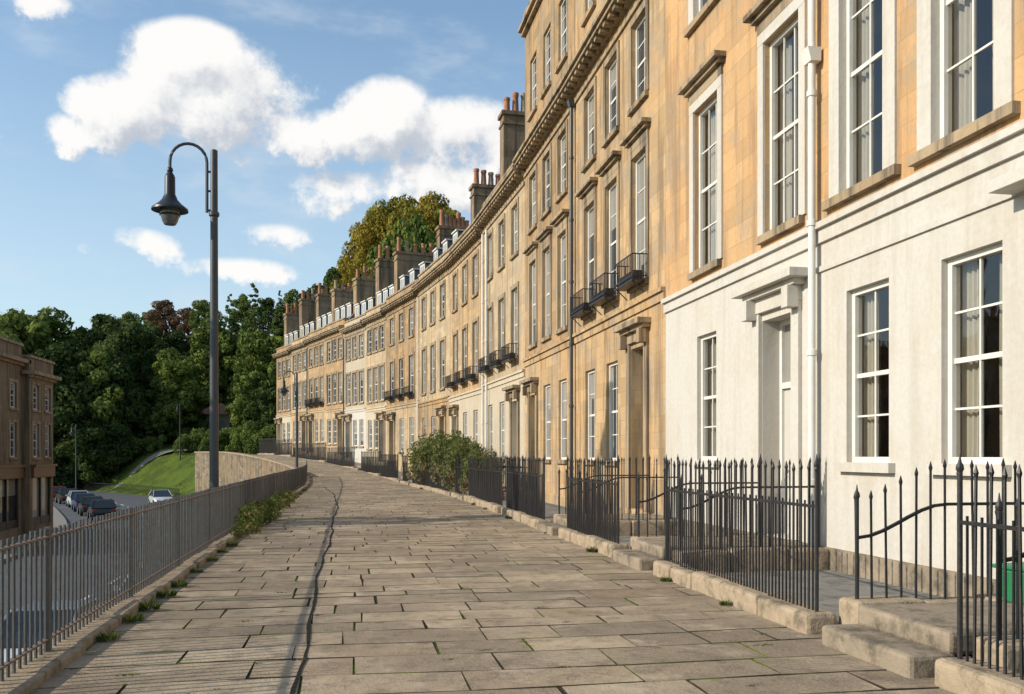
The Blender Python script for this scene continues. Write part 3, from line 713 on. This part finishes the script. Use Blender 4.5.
# ------------------------------------------------------------------ area railings and steps
def railing(a, b_, label='black iron area railing with spiked bars on stone coping', swoop=0, ch=.16, dog=True, za=0.0):
    L = math.hypot(b_[0]-a[0], b_[1]-a[1]); ang = math.atan2(b_[1]-a[1], b_[0]-a[0])
    root = add('iron_railing', None, None, (*a, za), ang); top(root, label, 'railing', 'black iron railings in front of the houses')
    mb = MB(); x = -.1
    while x < L+.08:
        l = min(rnd.uniform(.7, 1.2), L+.1-x)
        if L+.1-x-l < .25: l = L+.1-x
        dz = rnd.uniform(-.02, .02); mb.box(x+.004, x+l-.004, -.16+rnd.uniform(-.02, .02), .16+rnd.uniform(-.025, .025), -.2, ch+dz); x += l
    mk('coping', mb, ['coping_stone'], root, bevel=.045)
    def rz(x):
        zr = 1.17
        if swoop > 0: zr -= .3*(1-sm(x/.9))
        return zr
    mb = MB(); n = max(2, int(L/.145))
    for i in range(n+1):
        x = L*i/n; zt = rz(x)
        j = rnd.uniform(-.012, .012); j2 = rnd.uniform(-.018, .018)
        ht = zt+.42+rnd.uniform(-.015, .015)
        mb.tube([(x, 0, ch-.02), (x+j, j2, ht-.09)], .012, 5); mb.tube([(x+j, j2, ht-.09), (x+j, j2, ht-.06), (x+j, j2, ht)], [.012, .019, .002], 5)
        if dog and i < n: mb.tube([(x+.072, 0, ch-.02), (x+.072, 0, zt+.05)], .010, 4)
    mk('bars', mb, ['black_iron'], root)
    mb = MB(); m_ = 16
    mb.tube([(L*i/m_, 0, rz(L*i/m_)) for i in range(m_+1)], .02, 4); mk('top_rail', mb, ['black_iron'], root)
    for x in (0, L):
        mb = MB(); zt = rz(x)+.36
        mb.tube([(x, 0, ch-.05), (x, 0, zt)], .019, 8)
        mb.lathe((x, 0, zt), [(.019, 0), (.028, .02), (.024, .05), (.012, .07), (.003, .13)], 8)
        mk('post', mb, ['black_iron'], root, smooth=True)
    return root
def steps(s0, s1, base, n=2, label='worn stone steps leading up to a house door'):
    a = P(s0, 2.62); b_ = P(s1, 2.62); L = math.hypot(b_[0]-a[0], b_[1]-a[1]); ang = math.atan2(b_[1]-a[1], b_[0]-a[0])
    root = add('entrance_steps', None, None, (*a, base), ang); top(root, label, 'steps', 'stone steps to the house doors')
    for i in range(n):
        mb = MB(); y1 = .12-i*.34; mb.box(.06+.02*i, L-.06-.02*i, -2.59 if i == n-1 else y1-.40, y1, -.05 if i == 0 else i*.165-.02, (i+1)*.165)
        mk('step' if i < n-1 else 'landing', mb, ['step_stone'], root, bevel=.035)
RO = 2.52
entries = [(5.85, 7.45), (12.15, 13.8), (17.85, 19.4), (32.4, 34.0), (35.7, 37.3), (48.5, 50.1), (51.7, 53.2), (64.5, 66.2)]
for i, (e0, e1) in enumerate(entries):
    steps(e0+.1, e1-.1, G(e0), 2)
edges = [(3.2, 5.75), (7.75, 11.8), (14.05, 17.5), (19.7, 24.6), (25.4, 32.3)]
for (a, b_), (c, d) in zip(entries[3:], entries[4:]): edges.append((b_+.05, c-.05))
edges += [(66.4, 74), (74.3, 84), (84.3, 96)]
for (a, b_) in edges:
    n = max(1, round((b_-a)/7.0))
    for i in range(n):
        q0 = a+(b_-a)*i/n; q1 = a+(b_-a)*(i+1)/n-(.06 if i < n-1 else 0)
        railing(P(q0, RO), P(q1, RO), za=G(q0), ch=.2 if a < 30 else .16)
for i, (e0, e1) in enumerate(entries[:5]):
    for s_, sw in ((e0-.12, 1), (e1+.12, 1)):
        railing(P(s_, RO-.3), P(s_, .12), za=G(s_)+.02, swoop=sw, ch=.30, dog=False, label='black iron railing with swept top rail beside entrance steps')

root = add('recycling_box', None, None, (*P(7.08, .8), .33), .2); top(root, 'green plastic recycling box on the entrance landing', 'box')
mb = MB()
mb.v += [(-.2,-.15,0),(.2,-.15,0),(.2,.15,0),(-.2,.15,0),(-.24,-.19,.3),(.24,-.19,.3),(.24,.19,.3),(-.24,.19,.3)]
for f in ((0,3,2,1),(4,5,6,7),(0,1,5,4),(1,2,6,5),(2,3,7,6),(3,0,4,7)): mb.f.append(f); mb.mi.append(0)
mk('body', mb, ['green_plastic'], root, bevel=.02)
mb = MB(); mb.box(-.26, .26, -.21, .21, .303, .34); mk('rim', mb, ['green_plastic'], root, bevel=.01)

# ------------------------------------------------------------------ street lamp
def lamp(loc):
    root = add('street_lamp', None, None, loc); top(root, 'tall grey street lamp with swan neck and hanging bell lantern', 'street lamp', 'swan neck street lamps')
    H = 11.75
    mb = MB(); mb.lathe((0,0,0), [(.16, 0), (.16, 1.2), (.13, 1.35), (.115, 1.5), (.08, H), (.05, H+.02)], 16); mb.lathe((0,0,H-1.55), [(.09,0),(.12,.03),(.12,.1),(.09,.13)], 12); mk('pole', mb, ['lamp_grey'], root, smooth=True)
    mb = MB(); R = .41; pts = [(-.16, 0, H-1.45), (-.16, 0, H-.35)]
    for i in range(13):
        t = math.pi*i/12; pts.append((-.16-R+R*math.cos(t), 0, H-.3+R*math.sin(t)*1.05))
    pts.append((-.16-2*R, 0, H-.52))
    mb.tube(pts, .036, 8)
    for z in (H-1.4, H-.95, H-.5): mb.tube([(-.16, 0, z), (0, 0, z)], .025, 6)
    mk('arm', mb, ['lamp_grey'], root, smooth=True)
    x = -.16-2*R
    mb = MB(); mb.lathe((x, 0, H-.45), [(.05, 0), (.07, -.04), (.07, -.08), (.05, -.1), (.10, -.18), (.115, -.22), (.12, -.62), (.15, -.68), (.17, -.74), (.26, -.84), (.40, -.95), (.41, -1.0), (.38, -1.01), (.2, -.95)], 24)
    mk('lamp_shade', mb, ['lamp_black'], root, smooth=True)
    mb = MB(); mb.lathe((x, 0, H-1.43), [(.21, .03), (.22, -.12), (.17, -.27), (.13, -.34), (.02, -.36)], 18); mk('bulb_cover', mb, ['lamp_glass'], root, smooth=True)
    mb = MB(); mb.lathe((x, 0, H-1.57), [(.225, 0), (.235, .02), (.225, .04)], 18); mk('ring', mb, ['lamp_black'], root, smooth=True)
    return root
lx, ly = place(215, 21)
L0 = lamp((-3.12, ly, -3.0))
x, y = place(303, 60); copy_tree(L0, (x-.4, y, -3.0), rot=.1, scale=.86)
for px, d, sc in ((180, 114, .6), (163, 140, .6), (76, 100, .7)):
    x, y = place(px, d); copy_tree(L0, (x, y, float(hgt(x, y))-.1), rot=1.2, scale=sc)

# ------------------------------------------------------------------ cars
def car(paint, loc, rot, label):
    root = add('parked_car', None, None, loc, rot); top(root, label, 'car', 'cars on the road below the pavement')
    st = [(-2.1, .42, .66, .70), (-2.02, .3, .84, .80), (-1.5, .24, .93, .87), (-.6, .2, .95, .89), (.6, .2, .93, .89), (1.2, .24, .86, .87), (1.85, .3, .72, .80), (2.1, .42, .58, .66)]
    mb = MB()
    for (x, zb, zt, hw) in st:
        zm = zb+(zt-zb)*.55
        mb.v += [(x, -hw*.9, zb), (x, -hw, zm), (x, -hw*.93, zt-.04), (x, -hw*.8, zt), (x, hw*.8, zt), (x, hw*.93, zt-.04), (x, hw, zm), (x, hw*.9, zb)]
    for i in range(len(st)-1):
        for j in range(8):
            k = (j+1) % 8; mb.f.append((i*8+j, i*8+k, (i+1)*8+k, (i+1)*8+j)); mb.mi.append(0)
    mb.f.append(tuple(range(7, -1, -1))); mb.mi.append(0); n = (len(st)-1)*8; mb.f.append(tuple(n+i for i in range(8))); mb.mi.append(0)
    mk('body', mb, [paint], root, smooth=True)
    lo_ = [(-1.95, .9), (-1.35, 1.42), (.05, 1.44), (1.05, .9)]
    mb = MB()
    for x, z in lo_:
        w = .8 if z < 1 else .62; mb.v += [(x, -w, z), (x, w, z)]
    mb.f += [(0,2,3,1), (2,4,5,3), (4,6,7,5), (0,6,4,2), (1,3,5,7), (0,1,7,6)]; mb.mi += [0,1,0,0,0,0]
    mk('cabin', mb, ['car_glass', paint], root)
    for sgn in (-1, 1):
        for pr in (((-1.93, .9), (-1.35, 1.43)), ((-.45, .9), (-.42, 1.44)), ((1.03, .9), (.05, 1.45))):
            mb = MB(); mb.tube([(pr[0][0], sgn*.805, pr[0][1]), (pr[1][0], sgn*.625, pr[1][1])], .035, 4); mk('window_pillar', mb, [paint], root)
        mb = MB(); mb.box(.72, .9, sgn*.9-.07, sgn*.9+.07, .93, 1.05); mk('wing_mirror', mb, [paint], root)
    for wx in (-1.3, 1.3):
        for sgn in (-1, 1):
            mb = MB(); mb.tube([(0, -.1, 0), (0, .1, 0)], .32, 20); w = mk('wheel', mb, ['tyre'], root, (wx, sgn*.79, .32), smooth=True)
            mb = MB(); mb.tube([(0, -.108, 0), (0, .108, 0)], .2, 12); mk('rim', mb, ['alloy'], w)
    for sgn in (-1, 1):
        mb = MB(); mb.box(1.9, 2.06, sgn*.55-.14, sgn*.55+.14, .55, .67); mk('headlight', mb, ['light_clear'], root, bevel=.02)
        mb = MB(); mb.box(-2.08, -1.98, sgn*.6-.12, sgn*.6+.12, .62, .8); mk('tail_light', mb, ['light_red'], root, bevel=.02)
    return root
def carat(s, o, paint, label, flip=0):
    x, y = P(s, o); car(paint, (x, y, -2.99), head(s)+math.pi/2+flip, label)
carat(92, 12.4, 'paint_silver', 'silver hatchback on the road', math.pi)
carat(76, 18.6, 'paint_dark', 'dark saloon car parked by the kerb')
carat(82, 18.9, 'paint_dark', 'dark saloon car parked by the kerb')
carat(88, 19.0, 'paint_blue', 'dark blue car parked by the kerb')
carat(95, 19.0, 'paint_silver', 'silver car parked by the kerb')
carat(103, 19.2, 'paint_dark', 'dark saloon car parked by the kerb')
carat(111, 19.2, 'paint_red', 'dark red car parked by the kerb')
carat(27, 12.2, 'paint_white', 'white hatchback on the road', math.pi)
carat(20, 13.0, 'paint_silver', 'silver hatchback on the road', math.pi)
carat(40, 12.4, 'paint_dark', 'dark saloon car on the road', math.pi)

# ------------------------------------------------------------------ vegetation
def leaves(rs, clumps, per, size, squash=1.0):
    C = np.array([c[:3] for c in clumps]); R = np.array([c[3] for c in clumps])
    cnt = np.maximum(20, (per*(R/R.mean())**2)).astype(int)
    idx = np.repeat(np.arange(len(clumps)), cnt); n = len(idx)
    d = rs.normal(size=(n, 3)); d /= np.linalg.norm(d, axis=1)[:, None]
    rad = R[idx]*(0.55+0.5*rs.random(n)**0.6)
    c = C[idx]+d*rad[:, None]*np.array([1, 1, squash])
    nrm = d*0.9+rs.normal(size=(n, 3))*0.45; nrm /= np.linalg.norm(nrm, axis=1)[:, None]
    t = np.cross(nrm, rs.normal(size=(n, 3))); t /= np.linalg.norm(t, axis=1)[:, None]; u = np.cross(nrm, t)
    sz = size*(0.6+0.8*rs.random(n))[:, None]
    return np.stack([c-t*sz, c-u*sz*.6, c+t*sz, c+u*sz*.6], 1).reshape(-1, 3)
def leafmesh(name, q, mat):
    me = D.meshes.new(name); n = len(q)//4
    me.vertices.add(len(q)); me.vertices.foreach_set('co', q.ravel())
    me.loops.add(len(q)); me.loops.foreach_set('vertex_index', np.arange(len(q)))
    me.polygons.add(n); me.polygons.foreach_set('loop_start', np.arange(0, len(q), 4))
    me.materials.append(MATS[mat]); me.update(calc_edges=True); return me
def trunkmesh(rs, H, spread, clumps, r0):
    mb = MB(); mb.tube([(0,0,-1), (0,0,H*.15), (.15,.1,H*.4), (0,.1,H*.75)], [r0*1.2, r0, r0*.75, r0*.25], 8)
    for c in clumps[:9]:
        z0 = H*rs.uniform(.2, .5); mb.tube([(0.05, .05, z0), (c[0]*.5, c[1]*.5, (z0+c[2])*.52), (c[0]*.9, c[1]*.9, c[2])], [r0*.4, r0*.25, r0*.08], 6)
    return mb.mesh('trunk', ['bark'], True)
def broad(seed, H=15, Wd=5.5, nc=26, per=260, size=.36, low=.2, rmin=.17, rmax=.32, core=1):
    rs = np.random.RandomState(seed); cl = []
    for i in range(nc):
        t = (i+.5)/nc; z = H*(low+(1-low)*.93*t)+rs.uniform(-.4, .4)
        w = Wd*math.sqrt(max(.03, 1-(1.9*t-.85)**2*.85))
        a = i*2.4+rs.uniform(-.5, .5); rr = w*math.sqrt(rs.uniform(.12, 1))*.85; cl.append((rr*math.cos(a), rr*math.sin(a), z, rs.uniform(rmin, rmax)*Wd))
    if core:
        cl.append((0, 0, H*.5, Wd*.5)); cl.append((0, 0, H*.75, Wd*.4)); cl.append((0.3, 0, H*.93, Wd*.22))
    return cl, leaves(rs, cl, per, size, .85)
def conif(seed, H=18, Wd=3.2, per=80, size=.3):
    rs = np.random.RandomState(seed); cl = []
    z = H*.06
    while z < H*.98:
        t = z/H; w = Wd*(1-t)**.8
        for k in range(max(2, int(7*(1-t)+1))):
            a = rs.uniform(0, 6.28); cl.append((w*.75*math.cos(a)*rs.uniform(.6, 1.1), w*.75*math.sin(a), z+rs.uniform(-.3, .3)-.3*w*.3, max(.25, w*.38)))
        z += H*.05
    return cl, leaves(rs, cl, per, size, .75)
TREES = {}
def tree_kind(kind, cl, q, mat, H, r0, seed):
    TREES[kind] = (leafmesh('crown', q, mat), trunkmesh(np.random.RandomState(seed), H, 1, cl, r0), H)
for sd, (kd, mat) in enumerate((('b1', 'leaf_green'), ('b2', 'leaf_dark'), ('b3', 'leaf_green'), ('b4', 'leaf_dark'), ('red', 'leaf_red'), ('gold', 'leaf_gold'))):
    if kd == 'gold': cl, q = broad(31, 15, 5.6, 95, 150, .17, .1, .08, .2, 0)
    else: cl, q = broad(sd+3, 15, 5.4, 46, 210, .26, .06, .13, .31)
    tree_kind(kd, cl, q, mat, 15, .38, sd)
cl, q = conif(5); tree_kind('c1', cl, q, 'leaf_conifer', 18, .3, 5)
cl, q = conif(9, 18, 3.8); tree_kind('c2', cl, q, 'leaf_conifer', 18, .3, 9)
LAB = {'b1': 'leafy green broadleaf tree on the hillside', 'b2': 'dark green broadleaf tree on the hillside', 'b3': 'leafy green broadleaf tree on the hillside', 'b4': 'dark green broadleaf tree on the hillside',
       'red': 'reddish brown leafed tree on the hillside', 'gold': 'large tree with yellowing autumn leaves behind the terrace', 'c1': 'tall narrow green conifer on the hillside', 'c2': 'tall green conifer on the hillside'}
def tree(px, topy, d, kind, wid=1.0):
    x, y = place(px, d); z = float(hgt(x, y)); zt = EYE+(455-topy)*d/900
    cm, tm, H = TREES[kind]; sc = (zt-z)/(H*1.03)
    root = add('conifer_tree' if kind[0] == 'c' else 'broadleaf_tree', None, None, (x, y, z), rnd.uniform(0, 6.28)); root.scale = (sc*wid, sc*wid, sc)
    top(root, LAB[kind], 'tree', 'trees on the wooded hillside'); add('trunk', tm, root); add('crown', cm, root)
for t in [(-12, 310, 128, 'b1'), (14, 303, 122, 'b3'), (42, 309, 132, 'b1'), (62, 338, 120, 'b2'), (84, 325, 150, 'b2', 1.1), (108, 310, 138, 'b4', 1.1), (128, 316, 130, 'b2', 1.0), (148, 320, 148, 'b4'),
          (165, 298, 178, 'red', 1.15), (188, 306, 176, 'red', 1.1), (150, 310, 185, 'b1', 1.1), (205, 298, 172, 'b3', 1.1), (128, 310, 190, 'b3', 1.0), (176, 350, 126, 'b1', 1.15), (158, 368, 132, 'b2'), (198, 308, 150, 'c1', 1.2), (214, 320, 140, 'b1', 1.0), (180, 328, 152, 'b2', 1.1),
          (230, 290, 158, 'c2', 1.1), (243, 294, 165, 'b1', .9), (254, 278, 148, 'c2', 1.15), (222, 312, 150, 'c1', 1.1), (268, 296, 160, 'b2', 1.1), (280, 288, 155, 'c1', 1.2), (292, 290, 165, 'b1', 1.0), (306, 290, 150, 'b2', 1.0), (264, 326, 132, 'b3', .9), (240, 340, 137, 'c2', 1.1), (285, 338, 132, 'b1', .9),
          (318, 282, 140, 'b4'), (335, 264, 140, 'b2', .9), (350, 256, 138, 'b4'), (98, 346, 122, 'b1'), (118, 354, 122, 'b2', .9), (204, 376, 152, 'b2', 1.2), (138, 386, 126, 'b4', 1.2), (75, 372, 125, 'b1', 1.0), (30, 324, 150, 'b2'), (236, 372, 148, 'b4', 1.1),
          (88, 402, 119, 'b2', 1.3), (112, 398, 121, 'b4', 1.3), (252, 372, 124, 'b1', 1.1), (190, 398, 130, 'b4', 1.3), (160, 405, 124, 'b1', 1.3), (272, 385, 120, 'b2', 1.2), (292, 372, 124, 'b4', 1.1),
          (372, 206, 124, 'gold', .62), (396, 186, 124, 'gold', .66), (430, 184, 122, 'gold', .70), (384, 200, 133, 'gold', .66), (412, 194, 118, 'gold', .62), (446, 198, 117, 'gold', .52), (360, 232, 128, 'gold', .5), (456, 222, 112, 'gold', .45), (420, 206, 112, 'b3', .5), (388, 226, 114, 'b3', .55)]:
    tree(*t)
cm, tm, H = TREES['c2']; root = add('conifer_tree', None, None, (-13.5, 21.0, -3.05)); root.scale = (.62, .85, .9); top(root, 'slim tall conifer beside the road', 'tree', 'trees on the wooded hillside'); add('trunk', tm, root); add('crown', cm, root)  # unseen tree, added and scaled for the shadow band it throws over the slabs
# shrubs
rs = np.random.RandomState(4)
cl = [(rs.uniform(-1.6, 1.6), rs.uniform(-.9, .9), rs.uniform(.5, 2.0), rs.uniform(.25, .7)) for i in range(24)]
shm = leafmesh('foliage', leaves(rs, cl, 260, .065), 'leaf_shrub')
shg = leafmesh('foliage', leaves(rs, cl, 160, .11), 'leaf_green')
mbs = MB()
for c in cl[:8]: mbs.tube([(0, 0, -.1), (c[0]*.6, c[1]*.6, c[2]*.5), (c[0], c[1], c[2])], [.05, .035, .01], 5)
stm = mbs.mesh('stems', ['bark'])
def shrub(x, y, z, sc, me, label, rot=0, grp=None):
    r_ = add('shrub', None, None, (x, y, z), rot); r_.scale = sc; top(r_, label, 'shrub', grp); add('foliage', me, r_); add('stems', stm, r_)
for s, o, sx, sz in ((33.0, 2.0, .5, .75), (36.0, 1.9, .75, .95), (39.5, 1.8, .9, 1.1), (43.5, 1.7, 1.1, 1.15), (47.5, 1.7, .9, 1.0)):
    shrub(*P(s, o), G(s), (sx*.95, sx, sz), shm, 'overgrown shrub spilling through the iron railings', head(s)+1.57+rnd.uniform(-.3, .3), 'shrubs behind the railings')
for px, d, sc in ((108, 121, 1.1), (133, 122, 1.3), (150, 121, 1.0), (100, 121, 1.0), (205, 121, 1.3), (218, 117, 1.2), (232, 118, 1.5), (245, 114, 1.3), (258, 112, 1.5), (270, 118, 1.7), (282, 112, 1.3), (292, 120, 1.6), (190, 118, 1.1)):
    x, y = place(px, d); shrub(x, y, float(hgt(x, y))-.2, (sc, sc, sc), shg, 'rounded green shrub on the grass slope', rnd.uniform(0, 6), 'shrubs on the grass slope')
def weedmesh(seed, n, h, sp_):
    rs = np.random.RandomState(seed); q = []
    for i in range(n):
        a = rs.uniform(0, 6.28); r0 = sp_*math.sqrt(rs.random()); b0 = np.array([r0*math.cos(a), r0*math.sin(a), 0]); hh = h*rs.uniform(.3, 1.0)*(1-.5*r0/sp_)
        lean = np.array([math.cos(a), math.sin(a), 0])*hh*rs.uniform(.1, .8); t = b0+lean+np.array([0, 0, hh]); w = np.array([-math.sin(a+1), math.cos(a+1), 0])*rs.uniform(.006, .02); m_ = b0+lean*.35+np.array([0, 0, hh*.6])
        q += [b0-w*.4, m_-w, t, m_+w]
    return leafmesh('weed', np.array(q), 'leaf_weed')
wm = [weedmesh(i, 130, .24, .16) for i in range(3)]
ws = [weedmesh(20+i, 40, .06, .07) for i in range(3)]
wl = []
for i in range(3):
    rs = np.random.RandomState(60+i); cl = [(rs.uniform(-.25, .25), rs.uniform(-.5, .5), rs.uniform(.05, .42), rs.uniform(.1, .2)) for _ in range(11)]
    wl.append(leafmesh('weed', leaves(rs, cl, 60, .035), 'leaf_weed'))
def weed(s, o, me, sc=1, z=0):
    x, y = P(s, o); w = add('weed', me, None, (x, y, G(s)+z), rnd.uniform(-.4, .4) if me in wl else rnd.uniform(0, 6)); w.scale = (sc, sc, sc); top(w, 'green weeds growing at the foot of the railing', 'weed', 'weeds along the pavement edges')
for s in (18.5, 19.6, 20.8, 22.0, 23.4, 25, 26.8, 29, 32): weed(s, LO(s)-.22, rnd.choice(wl), rnd.uniform(.5, 1.1))
for s in (6.2, 8.5, 9.4, 10.1, 11.0, 11.8, 13.2, 14.6, 15.8, 16.9, 23.2, 29, 36, 39, 43): weed(s, LO(s)-.24, rnd.choice(wm), rnd.uniform(.4, .8))
for s in (9.3, 11.2, 14.8, 18.5, 23, 27, 29.5, 34, 41, 44): weed(s, 2.75, rnd.choice(wm), rnd.uniform(.25, .6))
allq = []; base_q = []
for i in range(3):
    me = ws[i]; co_ = np.empty(len(me.vertices)*3); me.vertices.foreach_get('co', co_); base_q.append(co_.reshape(-1, 3))
for i in range(260):
    s = 4.2+28*rnd.random()**1.5; o = rnd.uniform(2.8, 8.9) if i % 2 else rnd.choice([rnd.uniform(7.6, 8.9), rnd.uniform(4.5, 6.5)])
    x, y = P(s, o); sc = rnd.uniform(.2, .75)
    allq.append(base_q[i % 3]*np.array([sc*1.7, sc*.7, sc*.45])+np.array([x, y, G(s)-.005]))
o = add('moss_tufts', leafmesh('moss_tufts', np.concatenate(allq), 'leaf_weed')); o['kind'] = 'stuff'; o['label'] = 'small moss and grass tufts between paving slabs'; o['category'] = 'moss'

x, y = place(219, 134); z = float(hgt(x, y))-.5
root = add('lodge', None, None, (x, y, z), -.2); top(root, 'small stone lodge with brown hipped roof among trees', 'house')
mb = MB(); mb.box(-2.3, 2.3, -2, 2, 0, 3.6); mk('wall', mb, ['bath_stone_pale'], root)
mb = MB(); e = 2.7
mb.face([(-e, -2.5, 3.6), (e, -2.5, 3.6), (.6, 0, 5.3), (-.6, 0, 5.3)]); mb.face([(e, -2.5, 3.6), (e, 2.5, 3.6), (.6, 0, 5.3)]); mb.face([(e, 2.5, 3.6), (-e, 2.5, 3.6), (-.6, 0, 5.3), (.6, 0, 5.3)]); mb.face([(-e, 2.5, 3.6), (-e, -2.5, 3.6), (-.6, 0, 5.3)]); mb.face([(-e, -2.5, 3.6), (-e, 2.5, 3.6), (e, 2.5, 3.6), (e, -2.5, 3.6)])
mk('roof', mb, ['terracotta'], root)
for xx in (-1.1, 1.1):
    mb = MB(); mb.box(xx-.45, xx+.45, -2.03, -2.003, 1.2, 2.7); mk('window', mb, ['window_glass'], root)

# ------------------------------------------------------------------ world and sun
SUNV = Vector((-.99, -.143, math.tan(R_(27)))).normalized()
w = D.worlds.new('World'); S.world = w; w.use_nodes = True
nt = NT(w.node_tree); nt.t.nodes.clear()
sky = nt.n('ShaderNodeTexSky'); sky.sky_type = 'NISHITA'; sky.sun_disc = False; sky.sun_elevation = R_(27); sky.sun_rotation = math.atan2(-.99, -.143) % (2*math.pi)
sky.air_density = 1.0; sky.dust_density = 0.8; sky.ozone_density = 1.2
co = nt.n('ShaderNodeTexCoord').outputs['Generated']
BL = [(232, 100, 92, 46), (205, 58, 48, 28), (140, 112, 66, 32), (82, 130, 26, 14), (325, 138, 86, 24), (392, 116, 46, 30), (470, 136, 54, 32), (375, 196, 68, 20), (440, 182, 46, 20),
      (148, 244, 32, 13), (252, 268, 32, 8), (52, 6, 26, 12), (280, 234, 26, 8), (100, 252, 18, 7), (-150, 120, 130, 50), (1050, 140, 150, 60)]
def field(vec, blobs, detail):
    sp_ = nt.n('ShaderNodeSeparateXYZ'); nt.set(sp_.inputs[0], vec)
    x, y, z = sp_.outputs
    nz = nt.noise(vec, 12, detail, 0.64); nf = nt.noise(vec, 4, 2, 0.5)
    u = nt.m('ARCTAN2', x, y); v = nt.m('ARCSINE', z)
    nz0 = nt.m('SUBTRACT', nz, .5)
    u = nt.m('ADD', u, nt.m('MULTIPLY', nt.m('SUBTRACT', nf, .5), .10)); v = nt.m('ADD', v, nt.m('MULTIPLY', nz0, .04))
    acc = None
    for px, py, rx, ry in blobs:
        u0 = TH+math.atan((px-512)/900); v0 = math.atan((455-py)/math.hypot(900, px-512))
        k = math.cos(u0-TH)
        ru = rx/900*k*k*1.2; rv = ry/900*k*1.2
        a = nt.m('DIVIDE', nt.m('SUBTRACT', u, u0), ru); b2 = nt.m('DIVIDE', nt.m('SUBTRACT', v, v0), rv)
        r2 = nt.m('ADD', nt.m('MULTIPLY', a, a), nt.m('MULTIPLY', b2, b2)); e = nt.m('SUBTRACT', 1.0, r2)
        e = nt.m('MULTIPLY', e, min(1, max(.3, ry/28)))
        acc = e if acc is None else nt.m('SMOOTH_MAX', acc, e, .15)
    return nt.m('ADD', nt.m('MAXIMUM', acc, -.7), nt.m('MULTIPLY', nz0, 3.4)), v
d1, v = field(co, BL, 8)
d2, _ = field(nt.vm('ADD', co, (-.018, 0, .022)), BL[:9], 5)
alpha = nt.ramp(d1, -.1, .5)
lit = nt.ramp(nt.m('SUBTRACT', d1, d2), -.75, .45)
CB = 7.2
cc = nt.mix(lit, (CB*.66, CB*.71, CB*.79), (CB*1.22, CB*1.2, CB*1.17))
skyc = nt.mix(nt.ramp(v, .0, .5, .60, .06), nt.vm('MULTIPLY', sky.outputs[0], (1.5, 1.70, 1.70)), (5.6, 6.6, 7.4))
wisp = nt.ramp(nt.noise(nt.mapping(co, (3, 3, 9)), 2.0, 5, .6), .48, .76, 0, .5)
skyc = nt.mix(wisp, skyc, (6.2, 6.8, 7.4))
mixc = nt.mix(nt.m('MULTIPLY', alpha, .97), skyc, cc)
bg = nt.n('ShaderNodeBackground'); nt.set(bg.inputs[0], mixc); bg.inputs[1].default_value = .115
out = nt.n('ShaderNodeOutputWorld'); nt.set(out.inputs[0], bg.outputs[0])

ld = D.lights.new('sun', 'SUN'); ld.energy = 5.0; ld.angle = R_(.5); ld.color = (1.0, .90, .74)
lo = D.objects.new('sun', ld); COL.objects.link(lo); lo.rotation_euler = SUNV.to_track_quat('Z', 'Y').to_euler(); lo.location = (-30, 0, 30)

cd = D.cameras.new('camera'); cam = D.objects.new('camera', cd); COL.objects.link(cam); S.camera = cam
cam.location = (0, 0, EYE); cam.rotation_euler = (math.pi/2, 0, -TH)
cd.sensor_width = 36; cd.lens = 900/1024*36; cd.shift_y = 108/1024; cd.clip_end = 5000; cd.clip_start = .05
S.view_settings.view_transform = 'Standard'; S.view_settings.look = 'None'; S.view_settings.exposure = 0
